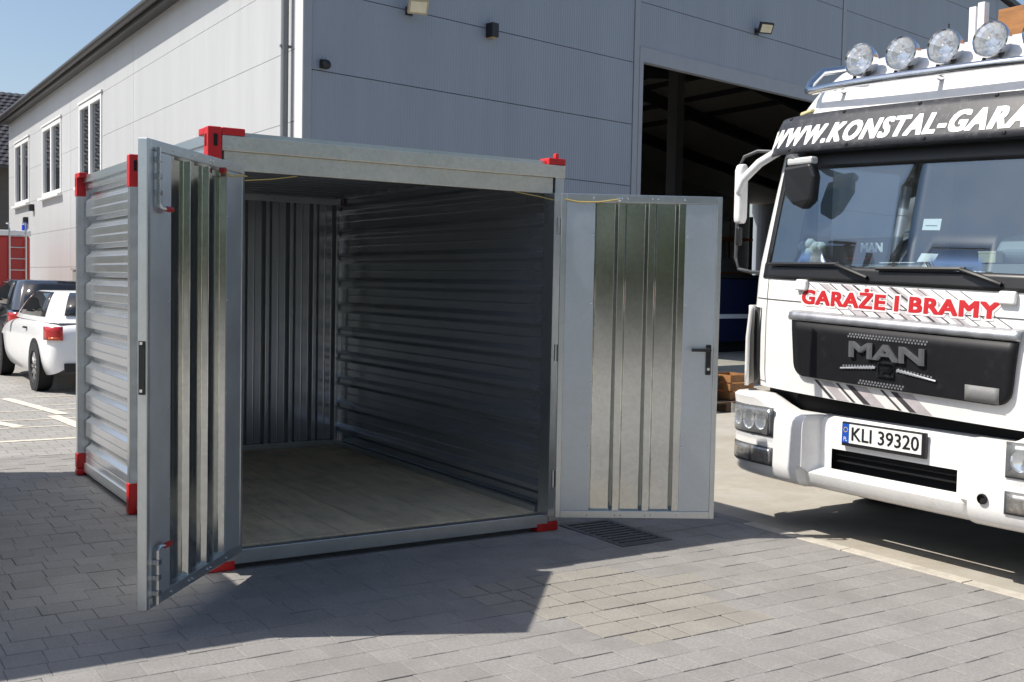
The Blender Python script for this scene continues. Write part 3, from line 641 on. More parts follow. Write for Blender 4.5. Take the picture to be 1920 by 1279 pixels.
M_GREY = mat('truck_grey_plastic', (.07, .075, .08), .55, var=.2, scale=25)
M_DUST = mat('dusty_black', (.007, .007, .009), .5, spec=.3, var=.25, scale=15, dirt=(.03, .03, .03), dscale=7, dlo=.56, dhi=.9)
# black glass border and cowl
skin('cowl', M_TRIMB, truck, -1.06, 1.06, 1.565, 1.655, .006, 30)
for s in (1, -1): skin('screen_border', M_TRIMB, truck, s*1.005, s*1.055, 1.655, 2.31, .004, 4, 8)
skin('header', M_TRIMB, truck, -1.03, 1.03, 2.225, 2.335, .005, 30)
# sun visor with lettering
M_VIS = mat('visor_film', (.028, .029, .035), .5, var=.35, scale=28, dirt=(.13, .128, .13), dscale=14, dlo=.55, dhi=.8)
def V(z, y, off=0.): return F(z, y, .075+off+(2.56-z)*.12, b=1.19, D=.36)
vis = MB().grid([[V(2.325+.235*i/6, -1.165+2.33*j/50) for j in range(51)] for i in range(7)]).build('sun_visor', M_VIS, truck, smooth='all', solid=.012)
M_LETW = mat('white_lettering', (.85, .85, .84), .4, var=.03)
vs, fs = text_fit('WWW.KONSTAL-GARAŻE.PL', 1.10, -1.06, 2.368, 2.525, shear=.3, bold=.008, space=1.16)
MB().add([V(z, y, .009+d) for y, z, d in vs], fs).build('lettering', M_LETW, vis)
for yy in (.98, .52, .0, -.45, -.9):
    for zz in (2.548, 2.345): MB().lathe([(.012, 0), (.01, .008), (.001, .01)], V(zz, yy-.1*(zz < 2.4), .006), (-1, 0, 0), 8).build('visor_screw', M_TRIMB, vis)
# front flap: seam, print, lettering
skin('flap_seam', M_GREY, truck, -1.12, 1.12, 1.436, 1.441, .0025, 40, 1, solid=.001)
for s in (1, -1): skin('flap_seam', M_GREY, truck, s*.99, s*.994, 1.441, 1.56, .0025, 1, 3, solid=.001)
for s in (1, -1):
    skin('panel_seam', M_GREY, truck, s*.985, s*.989, .92, 1.436, .0025, 1, 6, solid=.001); skin('panel_seam', M_GREY, truck, s*.985, s*1.13, .93, .934, .0025, 4, 1, solid=.001)
M_PRA = mat('print_black', (.06, .055, .06), .4, var=.2); M_PRG = mat('print_grey', (.48, .44, .45), .4, var=.2, scale=12)
def band(yt, zt, yb, zb, w_, ma, off=.0022):
    n = 10; rows = []
    for i in range(n+1):
        k = i/n; yy, zz = yt+(yb-yt)*k, zt+(zb-zt)*k; rows.append([F(zz, yy+w_/2, off), F(zz, yy-w_/2, off)])
    MB().grid(rows).build('print_stripe', ma, truck)
for i in range(13):
    yt = .62-i*.085; L_ = .30
    band(yt, 1.555, yt-L_, 1.385, (.014, .02, .012)[i % 3] if 1 < i < 9 else .007, M_PRA)
for i in range(5): band(.50-i*.16, 1.552, .20-i*.16, 1.388, .07, M_PRG, .0016)
for y0, w_, ma in ((.52, .03, M_PRA), (.36, .022, M_PRA), (.27, .05, M_PRA), (.05, .02, M_PRA), (-.03, .045, M_PRA), (.44, .09, M_PRG), (.2, .1, M_PRG), (-.1, .1, M_PRG)):
    band(y0, .998, y0-.12, .905, w_, ma, .0022 if ma is M_PRA else .0016)
M_LETR = mat('red_lettering', (.50, .02, .025), .4, var=.05); M_LETP = mat('pale_outline', (.85, .74, .73), .4, var=.03)
for bo, ma, off, nm in ((.016, M_LETP, .0026, 'lettering_outline'), (.0065, M_LETR, .0042, 'lettering')):
    e = .011 if bo > .01 else 0
    vs, fs = text_fit('GARAŻE I BRAMY', .66+e, -.62-e, 1.428-e, 1.540+e, bold=bo, space=1.08)
    MB().add([F(z, y, off+d) for y, z, d in vs], fs).build(nm, ma, truck)
for yy in (.66, -.66): MB().add([F(1.535+dz, yy+dy, o_) for o_ in (.0, .03) for dy, dz in ((.045, -.03), (-.045, -.03), (-.045, .035), (.045, .035))], [(0, 1, 2, 3), (4, 5, 6, 7), (0, 1, 5, 4), (1, 2, 6, 5), (2, 3, 7, 6), (3, 0, 4, 7)]).build('washer_cap', M_WHITE, truck, bevel=.012, seg=3)
# grille
def grow(z):
    t_ = min(1., (z-1.01)/.07); q = .07*(1-math.sqrt(max(0., 1-(1-t_)**2)))+.03*(1.335-z)/.325
    return [F(z, .705-q-(1.44-2*q)*j/30, .016) for j in range(31)]
gr = MB().grid([grow(z) for z in (1.01, 1.014, 1.022, 1.035, 1.055, 1.08, 1.14, 1.2, 1.27, 1.335)]).build('grille', M_DUST, truck, smooth='all', solid=.02)
M_LIP = mat('dusty_chrome', (.42, .43, .45), .38, .7, var=.35, scale=9)
MB().grid([[F(z, .72-1.47*j/40, o_) for j in range(41)] for z, o_ in ((1.332, .03), (1.345, .04), (1.375, .034), (1.388, .004))]).build('grille_lip', M_LIP, truck, smooth='all', solid=.004)
vs, fs = text_fit('MAN', .245, -.245, 1.16, 1.248, extrude=.06, bold=.0065, lift=.0)
vv = [F(z, y, .034+d*.1+.0002*(i*15//len(vs))) for i, (y, z, d) in enumerate(vs)]; MB().add(vv, fs).build('badge_letters', mat('badge_silver', (.20, .205, .215), .3, .55, var=.15, scale=30), gr)
# small square emblem: outline and a plain crouching beast in relief
em = MB()
for a, b, c_, d_ in ((-.055, .055, 1.142, 1.148), (-.055, .055, 1.072, 1.078), (.049, .055, 1.078, 1.142), (-.055, -.049, 1.078, 1.142)):
    em.add([F(z, y, o_) for o_ in (.028, .036) for y, z in ((b, c_), (a, c_), (a, d_), (b, d_))], [(0, 1, 2, 3), (4, 5, 6, 7), (0, 1, 5, 4), (1, 2, 6, 5), (2, 3, 7, 6), (3, 0, 4, 7)])
pts = [(.04, 1.085), (.03, 1.11), (.012, 1.118), (-.015, 1.116), (-.03, 1.134), (-.045, 1.126), (-.042, 1.112), (-.028, 1.104), (-.03, 1.084), (-.022, 1.084), (-.012, 1.10), (.014, 1.10), (.022, 1.085)]
em.add([F(z, y, .034) for y, z in pts], [tuple(range(len(pts)))]).build('emblem', M_CHROME, gr)
for s in (1, -1):
    wg = MB(); wg.add([F(1.125, s*.07, .03), F(1.095, s*.31, .03), F(1.087, s*.31, .033), F(1.112, s*.07, .033)], [(0, 1, 2, 3)]).build('emblem_wing', M_LIP, gr, solid=.004)
def dots(z0, y0, y1, rows, slope=0.):
    d = MB(); n = int((y0-y1)/.02)
    for r_ in range(rows):
        for j in range(n):
            y = y0-j*.02-(r_ % 2)*.01; z = z0+r_*.014-abs(y)*slope; h = .0065
            d.add([F(z+h*math.sin(k*math.pi/3), y+h*math.cos(k*math.pi/3), .0275) for k in range(6)], [tuple(range(6))])
    o = d.build('grille_mesh', M_LIP, gr, solid=.003); o['kind'] = 'stuff'
dots(1.272, .26, -.26, 2); dots(1.118, .30, .07, 2, .09); dots(1.118, -.07, -.30, 2, .09); dots(1.022, .18, -.12, 2)
skin('grey_plate', mat('grey_sticker', (.17, .17, .17), .6, var=.12, scale=30), gr, -.655, -.475, 1.015, 1.095, .029, 6, 2)
# gap under the flap and bumper
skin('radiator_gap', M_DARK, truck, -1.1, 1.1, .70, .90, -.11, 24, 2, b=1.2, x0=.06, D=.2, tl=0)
BP = [(.355, .16), (.36, .08), (.375, .04), (.40, .015), (.455, .0), (.485, .0), (.60, .0), (.70, .0), (.74, .004), (.765, .018), (.78, .045), (.785, .20)]
def BF(z, xo, y, off=0.):
    a = abs(y); rec = 0.
    if z > .458: rec = .13*max(0., min(1., (.52-a)/.025))-.06
    else: rec = .04*max(0., min(1., (.56-a)/.03))-.06
    top = 0.
    if z > .76: top = -.035*max(0., min(1., (a-.72)/.2))
    return F(z-(0. if z > .7 else 0.), y, off, b=1.21, x0=xo+rec+top, D=.24, p=3.4, tl=0)+Vector((0, 0, .085*max(0., min(1., (a-.74)/.16)) if z > .76 else 0))
BY = sorted(set([1.21*math.sin(R(-90+180*i/44)) for i in range(45)]+[.56, -.56, .53, -.53, .41, -.41, .52, -.52, .495, -.495]), reverse=True)
bmp, hole = MB(), MB(); nb = len(BY)
bmp.v = [BF(z, xo, y) for z, xo in BP for y in BY]
for i in range(len(BP)-1):
    for j in range(nb-1):
        yc = (BY[j]+BY[j+1])/2
        if BP[i][0] >= .48 and BP[i+1][0] <= .602 and abs(yc) < .41: continue
        bmp.f.append((i*nb+j, i*nb+j+1, (i+1)*nb+j+1, (i+1)*nb+j))
for s in (1, -1):
    n0 = len(bmp.v); bmp.v += [Vector((1.0, s*1.21, z)) for z in (.42, .84)]; bmp.v += [BF(.42, .01, s*1.21), BF(.765, .018, s*1.21)]; bmp.f.append((n0, n0+1, n0+3, n0+2))
bump_o = bmp.build('bumper', M_WHITE, truck, smooth=True)
box('intake', M_DARK, bump_o, .14, .18, -.43, .43, .47, .615)
for zz in (.525, .56): box('intake_bar', M_TRIMB, bump_o, .105, .12, -.41, .41, zz, zz+.008)
MB().lathe([(.001, 0), (.026, 0), (.026, .01), (.022, .012)], BF(.505, .0, -.645, .004), (-1, 0, 0), 16).build('tow_hole', M_DARK, bump_o)
M_LAMPD = mat('lamp_housing', (.34, .34, .33), .25, .8, var=.3, scale=20); M_REFL = mat('reflector', (.90, .91, .92), .13, .92, var=0)
for s in (1, -1):
    K = dict(b=1.21, D=.24, p=3.4, x0=-.06, tl=0)
    h = skin('headlight', M_GREY, bump_o, s*.755, s*1.17, .628, .80, .004, 12, 4, solid=.006, **K)
    skin('lamp_bowl', M_LAMPD, h, s*.772, s*1.165, .642, .788, .0085, 12, 4, solid=.002, **K)
    for q, r_ in ((.84, .05), (.95, .058), (1.06, .045)):
        c_ = F(.715, s*q, .009, **K); MB().lathe([(.001, .004), (r_*.5, .006), (r_*.9, .012), (r_, .02), (r_*1.06, .02)], c_, F(.715, s*q, 1., **K)-F(.715, s*q, 0, **K), 20).build('reflector', M_REFL, h, smooth=True)
    skin('lens', GLASS_LAMP, h, s*.77, s*1.168, .64, .79, .033, 12, 4, solid=0, **K)
    f_ = skin('fog_lamp', M_GREY, bump_o, s*.755, s*1.16, .452, .562, .003, 12, 3, solid=.005, **K)
    skin('lamp_bowl', mat('fog_glass', (.42, .40, .37), .18, .7, var=.45, scale=45), f_, s*.77, s*1.15, .462, .552, .008, 12, 3, solid=.003, **K)
    skin('divider', M_GREY, f_, s*.95, s*.96, .46, .554, .011, 2, 2, solid=.003, **K)
# number plate
pl = MB().box(-.0, .02, -.285, .27, .632, .768).build('number_plate', M_BLACK, bump_o, bevel=.004); pl.location = (.045, .05, .0)
box('plate_face', mat('plate_white', (.78, .78, .75), .35, var=.03), pl, -.004, -.0005, -.262, .214, .652, .758); box('plate_band', mat('plate_blue', (.01, .08, .42), .35, var=.03), pl, -.004, -.0005, .2145, .262, .652, .758)
vs, fs = text_fit('KLI 39320', .195, -.248, .668, .744, bold=.0012, lift=.0001); MB().add([(-.0052-d, y, z) for y, z, d in vs], fs).build('plate_number', M_BLACK, pl)
vs, fs = text_fit('PL', .25, .226, .662, .684); MB().add([(-.0052, y, z) for y, z, _ in vs], fs).build('plate_country', M_LETW, pl)
st = MB()
for k in range(12):
    a = k*math.pi/6; cy_, cz = .238+.013*math.cos(a), .725+.013*math.sin(a); st.add([(-.0052, cy_+.003*math.cos(q*math.pi/2), cz+.003*math.sin(q*math.pi/2)) for q in range(4)], [(0, 1, 2, 3)])
st.build('plate_stars', mat('star_yellow', (.8, .6, .05), .4, var=0), pl)['kind'] = 'stuff'
# corner deflector, steps, lower body
for s in (1, -1):
    rows = [[Vector((.085+.065*k+(.02 if z > 1.35 else 0), s*(1.12+.16*math.sin(k/4*math.pi/2)), z)) for k in range(5)]+[Vector((.75, s*1.29, z))] for z in (.90, 1.0, 1.2, 1.36, 1.40)]
    MB().grid(rows).build('corner_deflector', M_WHITE, truck, smooth='all', solid=.025)
    skin('deflector_gap', M_TRIMB, truck, s*1.05, s*1.20, .90, 1.38, .004, 6, 3)
    box('step_panel', M_WHITE, truck, .55, 1.0, s*1.05, s*1.22, .38, .86)
# wipers
for y0, y1 in ((.18, .98), (-.62, .12)):
    MB().tube([F(1.60, y0, .02), F(1.635, y0+.1, .045), F(1.665, y0+.22, .03)], .013, 8).build('wiper_arm', M_TRIMB, truck, smooth=True)
    MB().tube([F(1.668-.002*k, y0+.2+(y1-y0-.2)*k/8, .026) for k in range(9)], .012, 6).build('wiper_blade', M_TRIMB, truck)
# mirrors
mir = MB()
prof = [(-.025, 1.925), (-.03, 1.96), (-.03, 2.26), (-.015, 2.30), (.03, 2.305), (.045, 2.27), (.045, 1.96), (.03, 1.92)]
mir.prism([(.22+a, 1.335, z) for a, z in prof], (0, .06, 0)); mo = mir.build('mirror', M_WHITE, truck, bevel=.015, seg=3)
box('mirror_foot', M_TRIMB, mo, .205, .24, 1.35, 1.385, 1.78, 1.90, bevel=.01)
MB().tube([(.30, 1.10, 2.375), (.24, 1.22, 2.30), (.20, 1.32, 2.20), (.20, 1.36, 2.12)], .028, 10).build('mirror_arm', M_WHITE, mo, smooth=True)
MB().tube([(.36, 1.12, 2.37), (.26, 1.26, 2.38), (.24, 1.36, 2.35), (.24, 1.40, 2.29), (.24, 1.41, 1.70), (.24, 1.38, 1.63), (.28, 1.30, 1.61), (.45, 1.2, 1.61)], .011, 8).build('mirror_tube', M_GREY, mo, smooth=True)
mr2 = MB(); mr2.prism([(.22+a, -1.335, z) for a, z in prof], (0, -.06, 0)); mo2 = mr2.build('mirror', M_WHITE, truck, bevel=.015, seg=3)
MB().tube([(.30, -1.10, 2.375), (.24, -1.22, 2.30), (.20, -1.32, 2.20), (.20, -1.36, 2.12)], .028, 10).build('mirror_arm', M_WHITE, mo2, smooth=True)
fm = MB(); fm.prism([TV((.0+.02*(z < 2.08), y, z-.015)) for y, z in ((.79, 2.24), (.78, 2.08), (.73, 2.02), (.65, 1.99), (.58, 2.04), (.55, 2.18), (.58, 2.26))], (.07, 0, 0)); fmo = fm.build('front_mirror', M_BLACK, truck, bevel=.02, seg=3)
MB().tube([F(2.31, .86, .0), TV((.07, .80, 2.285)), TV((.02, .72, 2.28)), TV((.03, .66, 2.23))], .022, 8).build('mirror_arm', M_GREY, fmo, smooth=True)
MB().box(.0, .06, .57, .76, 2.228, 2.27).build('mirror_cap', mat('cap_silver', (.62, .62, .61), .3, .2), fmo, bevel=.012)
# roof bar and lamps
def bar_pt(y): return TV((.235+.10*abs(y/.9)**3, y, 2.715))
pts = [TV(q) for q in ((1.25, .98, 2.97), (.95, .985, 2.95), (.52, .985, 2.86), (.40, .965, 2.77), (.345, .93, 2.725))]+[bar_pt(.88-.11*k) for k in range(17)]+[TV(q) for q in ((.345, -.93, 2.725), (.40, -.965, 2.77), (.52, -.985, 2.86), (.95, -.985, 2.95), (1.25, -.98, 2.97))]
bar = MB().tube(pts, .025, 12).build('lamp_bar', M_CHROME, truck, smooth=True)
for y in (.7, 0, -.7): MB().tube([bar_pt(y), F(2.70, y, 0)], .016, 8).build('bar_foot', M_CHROME, bar, smooth=True)
LAMPY = [.585, .29, .01, -.275, -.56]
for y in LAMPY:
    d = Vector((-1, -.10, .10)).normalized(); c_ = TV((.40, y, 2.875))
    l_ = MB().lathe([(.001, -.12), (.05, -.115), (.085, -.06), (.097, -.01), (.099, .012), (.094, .018), (.089, .012)], c_, d, 30).build('roof_lamp', M_CHROME, truck, smooth=True)
    MB().lathe([(.088, .010), (.076, -.012), (.062, -.03), (.045, -.048), (.018, -.063), (.001, -.065)], c_, d, 18).build('reflector', M_REFL, l_)
    MB().lathe([(.001, -.02), (.016, -.02), (.018, -.05), (.001, -.06)], c_, d, 10).build('bulb_cap', M_CHROME, l_)
    MB().lathe([(.089, .0125), (.07, .017), (.04, .021), (.001, .023)], c_, d, 24).build('lamp_glass', GLASS_LAMP, l_, smooth='all')
    MB().tube([c_+Vector((.03, .05, -.07)), TV((.40, y+.05, 2.755)), TV((.38, y-.05, 2.755)), c_+Vector((.03, -.05, -.07))], .011, 6).build('lamp_foot', M_BLACK, l_)
cb = MB()
for ya, yb in zip(LAMPY, LAMPY[1:]): cb.tube([TV((.46, ya+(yb-ya)*k/8, 2.785-.035*math.sin(math.pi*k/8)+.01*random.random())) for k in range(9)], .006, 6)
cb.build('lamp_cable', M_BLACK, truck)['kind'] = 'stuff'
MB().add([F(2.60+dz, .98+dy, o_) for o_ in (.0, .03) for dy, dz in ((.07, -.012), (-.07, -.004), (-.07, .016), (.07, .012))], [(0, 1, 2, 3), (4, 5, 6, 7), (0, 1, 5, 4), (1, 2, 6, 5), (2, 3, 7, 6), (3, 0, 4, 7)]).build('marker_lamp', mat('marker_lens', (.55, .5, .25), .3), truck, bevel=.008)
skin('roof_badge', M_LETR, truck, -.62, -.85, 2.672, 2.69, .006, 4, 1)
MB().tube([(.95, .4, 2.95), (.96, .4, 3.12)], .006, 6).build('aerial', M_BLACK, truck)
# inside the cab
M_INT = mat('cab_interior', (.10, .105, .11), .75, var=.15); M_SEAT = mat('seat_cloth', (.06, .065, .08), .85, var=.2)
box('cab_floor', M_INT, truck, .3, 2.2, -1.15, 1.15, 1.05, 1.1); box('cab_back', M_INT, truck, 2.1, 2.2, -1.15, 1.15, 1.1, 2.7)
dsh = MB().prism([(.30, -1.05, 1.3), (.26, -1.05, 1.60), (.34, -1.05, 1.655), (.72, -1.05, 1.66), (.82, -1.05, 1.55), (.82, -1.05, 1.3)], (0, 2.1, 0)).build('dashboard', mat('dash_grey', (.15, .16, .165), .7, var=.15), truck, bevel=.02)
MB().tube([Vector((.86+.07*math.sin(a), -.58+.22*math.cos(a), 1.72+.2*math.sin(a))) for a in [k*math.pi/12 for k in range(24)]], .017, 8, closed=True).build('steering_wheel', M_BLACK, truck, smooth=True)
MB().prism([(.45, -.32, 1.66), (.42, -.32, 1.72), (.48, -.32, 1.80), (.66, -.32, 1.83), (.76, -.32, 1.66)], (0, -.6, 0)).build('instrument_hood', mat('hood_grey', (.22, .25, .26), .5), truck, bevel=.04, seg=4)
for y in (.55, -.58):
    s_ = box('seat', M_SEAT, truck, 1.05, 1.55, y-.26, y+.26, 1.1, 1.5, bevel=.05); MB().prism([(1.45, y-.25, 1.5), (1.57, y-.25, 1.5), (1.72, y-.25, 2.12), (1.6, y-.25, 2.12)], (0, .5, 0)).build('backrest', M_SEAT, s_, bevel=.04)
# chassis, wheels, load bed
box('chassis', M_BLACK, truck, .35, 7.6, -.45, .45, .55, .85); box('engine_shield', M_BLACK, truck, .17, 1.0, -.85, .85, .37, .6); box('front_bulkhead', M_BLACK, truck, .19, .80, -1.02, 1.02, .601, .95)
def wheel(parent, c_, r_, w_, side, rimmat, sp=10):
    c_ = Vector(c_); d = Vector((0, side, 0)) if parent is truck else Vector((side, 0, 0))
    t_ = MB().lathe([(r_*.6, -w_), (r_*.93, -w_), (r_, -w_*.85), (r_, -w_*.12), (r_*.95, -.004), (r_*.66, 0), (r_*.6, -.02)], c_, d, 28).build('wheel', M_RUBBER, parent, smooth=True)
    MB().lathe([(r_*.66, -.012), (r_*.6, -.05), (r_*.2, -.055), (.001, -.05)], c_, d, 28).build('rim', M_GREY, t_, smooth=True)
    a = d.cross(Vector((0, 0, 1))).normalized(); u = Vector((0, 0, 1)); q = MB()
    for k in range(sp):
        th = 2*math.pi*k/sp; e = a*math.cos(th)+u*math.sin(th); f_ = a*-math.sin(th)+u*math.cos(th); b_ = c_-d*.02
        q.add([b_+e*r_*.12+f_*r_*.06, b_+e*r_*.64+f_*r_*.055, b_+e*r_*.64-f_*r_*.055, b_+e*r_*.12-f_*r_*.06], [(0, 1, 2, 3)])
    q.build('rim_spokes', rimmat, t_, solid=.012)
    return t_
for x in (1.35, 5.3, 6.6):
    for s in (1, -1): wheel(truck, (x, s*1.2, .5714), .5, .3, s, M_STEEL)
box('load_bed', M_GREY, truck, 2.34, 8.2, -1.29, 1.29, .98, 1.10); box('underbody', M_BLACK, truck, .95, 8.0, -.88, .88, .86, .97); hb = box('headboard', M_WHITE, truck, 2.28, 2.33, -1.2, 1.2, .98, 2.5)
# load
for y, lab in ((1.246, 'outer of two pale steel posts standing behind the truck cab'), (1.175, 'inner of two pale steel posts standing behind the truck cab')):
    t = thing('steel_post', lab, 'post', tuple(TR+TS*Vector((2.40, y, 1.10))), 0, 'pale posts on the truck bed'); t.scale = (TS,)*3
    MB().box(-.03, .03, -.028, .028, .012, 2.50+(.0 if y > 1.2 else .02)).build('shaft', mat('post_white', (.72, .73, .74), .4, var=.05), t, bevel=.004); box('foot_plate', M_GREY, t, -.036, .036, -.036, .036, 0, .012)
t = thing('timber_crate', 'brown weathered timber boards stacked upright behind the truck cab', 'timber', tuple(TR+TS*Vector((2.46, .2, 1.10)))); t.scale = (TS,)*3
M_WOOD = mat('brown_timber', (.30, .135, .045), .75, var=.35, scale=4, stretch=(1, 1, 8), dirt=(.16, .07, .03), dscale=3, dlo=.5, dhi=.7)
for k in range(7): MB().box(0, .04, .90-.225*(k+1)+.004, .90-.225*k-.004, 0, 2.46+random.uniform(-.03, .01)).build('board', M_WOOD, t, bevel=.004)
for zz in (.4, 1.9): box('batten', M_WOOD, t, .041, .09, -.66, .89, zz, zz+.1)
# things behind the windscreen
def dash(name, label, cat, x, y, z):
    o = thing(name, label, cat, tuple(TR+TS*Vector((x, y, z)))); o.scale = (TS,)*3; return o
t = dash('name_board', 'black board lettered MAN standing on the truck dashboard', 'sign', .40, .53, 1.66)
box('panel', M_BLACK, t, 0, .012, -.21, .21, 0, .155); vs, fs = text_fit('MAN', .0, -.16, .07, .125, bold=.004); MB().add([(-.002-d, y, z) for y, z, d in vs], fs).build('lettering', mat('sign_pale', (.75, .8, .78), .5), t)
MB().add([(-.002, .15, .035), (-.002, -.10, .03), (-.002, -.10, .036), (-.002, .15, .041)], [(0, 1, 2, 3)]).build('red_line', M_LETR, t)
t = dash('plush_toy', 'pale crumpled soft toy in the left corner of the windscreen', 'toy', .42, .93, 1.66)
pb = MB()
for k in range(9): pb.lathe([(.001, -.04), (.03, -.03), (.042, 0), (.03, .03), (.001, .04)], (random.uniform(-.03, .03), random.uniform(-.06, .06), .04+random.uniform(0, .09)), (random.random()-.5, random.random()-.5, 1), 12)
pb.build('body', mat('plush', (.62, .70, .68), .95, var=.3, scale=60, bump=.6), t, smooth='all')
t = dash('paper_note', 'white paper card stuck on the inside of the windscreen', 'paper', 0, 0, 0)
MB().add([F(z, y, -.012) for y, z in ((-.10, 1.865), (-.21, 1.865), (-.21, 1.925), (-.10, 1.925))], [(0, 1, 2, 3)]).build('sheet', M_LETW, t, solid=.001)
MB().add([F(z, y, -.0095) for y, z in ((-.118, 1.888), (-.19, 1.888), (-.19, 1.891), (-.118, 1.891))], [(0, 1, 2, 3)]).build('print_line', M_GREY, t)
t = dash('paper_sheets', 'loose white papers lying on the dashboard beside the name board', 'paper', .36, .14, 1.664)
MB().box(0, .12, -.02, .22, 0, .006).build('sheet', M_LETW, t); MB().prism([(-.02, -.05, .006), (-.02, -.16, .006), (.02, -.16, .05), (.02, -.05, .055)], (.004, 0, 0)).build('folded_sheet', M_LETW, t)
t = dash('small_box', 'small cream box on the truck dashboard near the steering wheel', 'box', .36, -.33, 1.664); box('carton', mat('cream_card', (.6, .57, .4), .6), t, 0, .06, -.05, .05, 0, .05); box('carton_lid', mat('cream_card2', (.65, .62, .45), .6), t, -.002, .062, -.052, .052, .0505, .06)

# ================================================================== CARS AND YARD THINGS
def car(name, label, loc, rz, paint, L_=4.2, H_=1.37, hw=.87, lampc=(.45, .02, .02)):
    t = thing(name, label, 'car', loc, rz, 'cars parked along the white hall wall')
    k = L_/4.2
    SEC = [(0, .62, .40, .74), (.04, .76, .30, .84), (.14, .83, .26, .89), (.4, hw, .22, .92), (1.2, hw, .2, .93), (2.2, hw, .2, .91), (2.95, hw-.01, .22, .87), (3.6, hw-.05, .24, .77), (4.0, .74, .27, .66), (4.17, .58, .32, .56), (4.2, .4, .38, .5)]
    rows = []
    for y, w_, zb, zt in SEC:
        hp = [(w_*.9, zb), (w_*.985, zb+.12), (w_, (zb+zt)/2), (w_*.985, zt-.10), (w_*.93, zt-.02), (w_*.75, zt+.01), (0, zt+.025)]
        rows.append([Vector((a, y*k, b)) for a, b in hp]+[Vector((-a, y*k, b)) for a, b in hp[-2::-1]])
    b = MB().grid(rows); n = len(rows[0]); b.f.append(tuple(range(n))); b.f.append(tuple((len(rows)-1)*n+j for j in range(n))); body = b.build('body', paint, t, smooth='all'); body.modifiers.new('sub', 'SUBSURF').render_levels = 2
    # greenhouse
    base = [(.12, .70), (.3, .77), (1.2, .80), (2.2, .79), (2.85, .72), (3.05, .5)]; top = [(.55, .50), (.66, .56), (1.2, .60), (1.75, .59), (1.95, .53), (2.05, .35)]
    def G(u, v, s=1, off=0.):
        q = u*(len(base)-1); i = min(int(q), len(base)-2); f_ = q-i
        lo = (base[i][0]+(base[i+1][0]-base[i][0])*f_, base[i][1]+(base[i+1][1]-base[i][1])*f_); hi = (top[i][0]+(top[i+1][0]-top[i][0])*f_, top[i][1]+(top[i+1][1]-top[i][1])*f_)
        e = v**.9; z = .90+(H_-.92)*math.sin(v*math.pi/2)**.85
        return Vector((s*(lo[1]+(hi[1]-lo[1])*e+off), (lo[0]+(hi[0]-lo[0])*e)*k, z))
    rows = []
    for i in range(9):
        v = i/8; r_ = [G(j/20, v, 1) for j in range(21)]+[G(j/20, v, -1) for j in range(20, -1, -1)]; rows.append(r_)
    g = MB().grid(rows, closed=True); g.f.append(tuple(8*42+j for j in range(42))); g.build('roof', paint, body, smooth='all')
    for s in (1, -1):
        for a, b_ in ((.27, .70),): MB().grid([[G(a+(b_-a)*j/8, v, s, .008) for j in range(9)] for v in (.08, .25, .45, .65, .84)]).build('side_window', M_GLASSD, body, smooth='all', solid=.004)
        MB().tube([(s*hw, 1.3*k, .80), (s*(hw+.015), 1.4*k, .80)], .015).build('door_handle', M_BLACK, body)
        m_ = MB().lathe([(.001, -.09), (.06, -.07), (.08, 0), (.06, .07), (.001, .09)], (s*(hw+.09), 2.62*k, .98), (1, 0, .1), 12).build('wing_mirror', M_BLACK, body, smooth='all')
        tl = MB().grid([[Vector((s*(x+.006), y*k, z)) for x, y in ((.67, .004), (.72, .014), (.775, .05), (.83, .13), (.852, .21))] for z in (.69, .74, .80, .86)]).build('tail_light', mat('tail_red', (.42, .012, .012), .15, var=.1, coat=.5), body, smooth='all', solid=.02)
        MB().grid([[Vector((s*(x+.02), y*k-.006, z)) for x, y in ((.69, .008), (.73, .018), (.775, .05), (.81, .10))] for z in (.70, .725)]).build('light_band', mat('tail_amber', (.6, .1, .02), .2), tl, smooth='all', solid=.006)
        for y in (.78, 3.42):
            MB().lathe([(.29, 0), (.355, 0), (.355, .012), (.29, .012)], (s*(hw-.008), y*k, .33), (s, 0, 0), 28).build('wheel_arch', M_DARK, body)
            wheel(body, (s*(hw+.012), y*k, .315), .315, .2, s, M_STEEL, 10)
    def rear(x, v): a = G(0, v, 1); return Vector((x*a.x, a.y-.012, a.z))
    MB().grid([[rear(x, v) for x in (-.93, -.5, 0, .5, .93)] for v in (.12, .35, .6, .82)]).build('rear_window', M_GLASSD, body, smooth='all', solid=.006)
    MB().grid([[Vector((x, -.012+abs(x)*.03, z)) for x in (-.3, -.1, .1, .3)] for z in (.60, .71)]).build('rear_plate', mat('plate_white', (.78, .78, .75), .35), body, solid=.006)
    MB().grid([[Vector((x, y, z)) for x, y in ((-.66, .01), (-.4, -.01), (0, -.018), (.4, -.01), (.66, .01))] for z in (.29, .40)]).build('diffuser', M_BLACK, body, solid=.02)
    return t
car('parked_car', 'white hatchback seen from behind, parked left of the container', (1.66, 9.12, 0), R(1.5), M_CAR, 4.2, 1.31)
car('parked_car', 'dark estate car parked in front of the white hatchback', (2.02, 14.6, 0), R(1.5), M_CARD, 4.5, 1.43, .88)
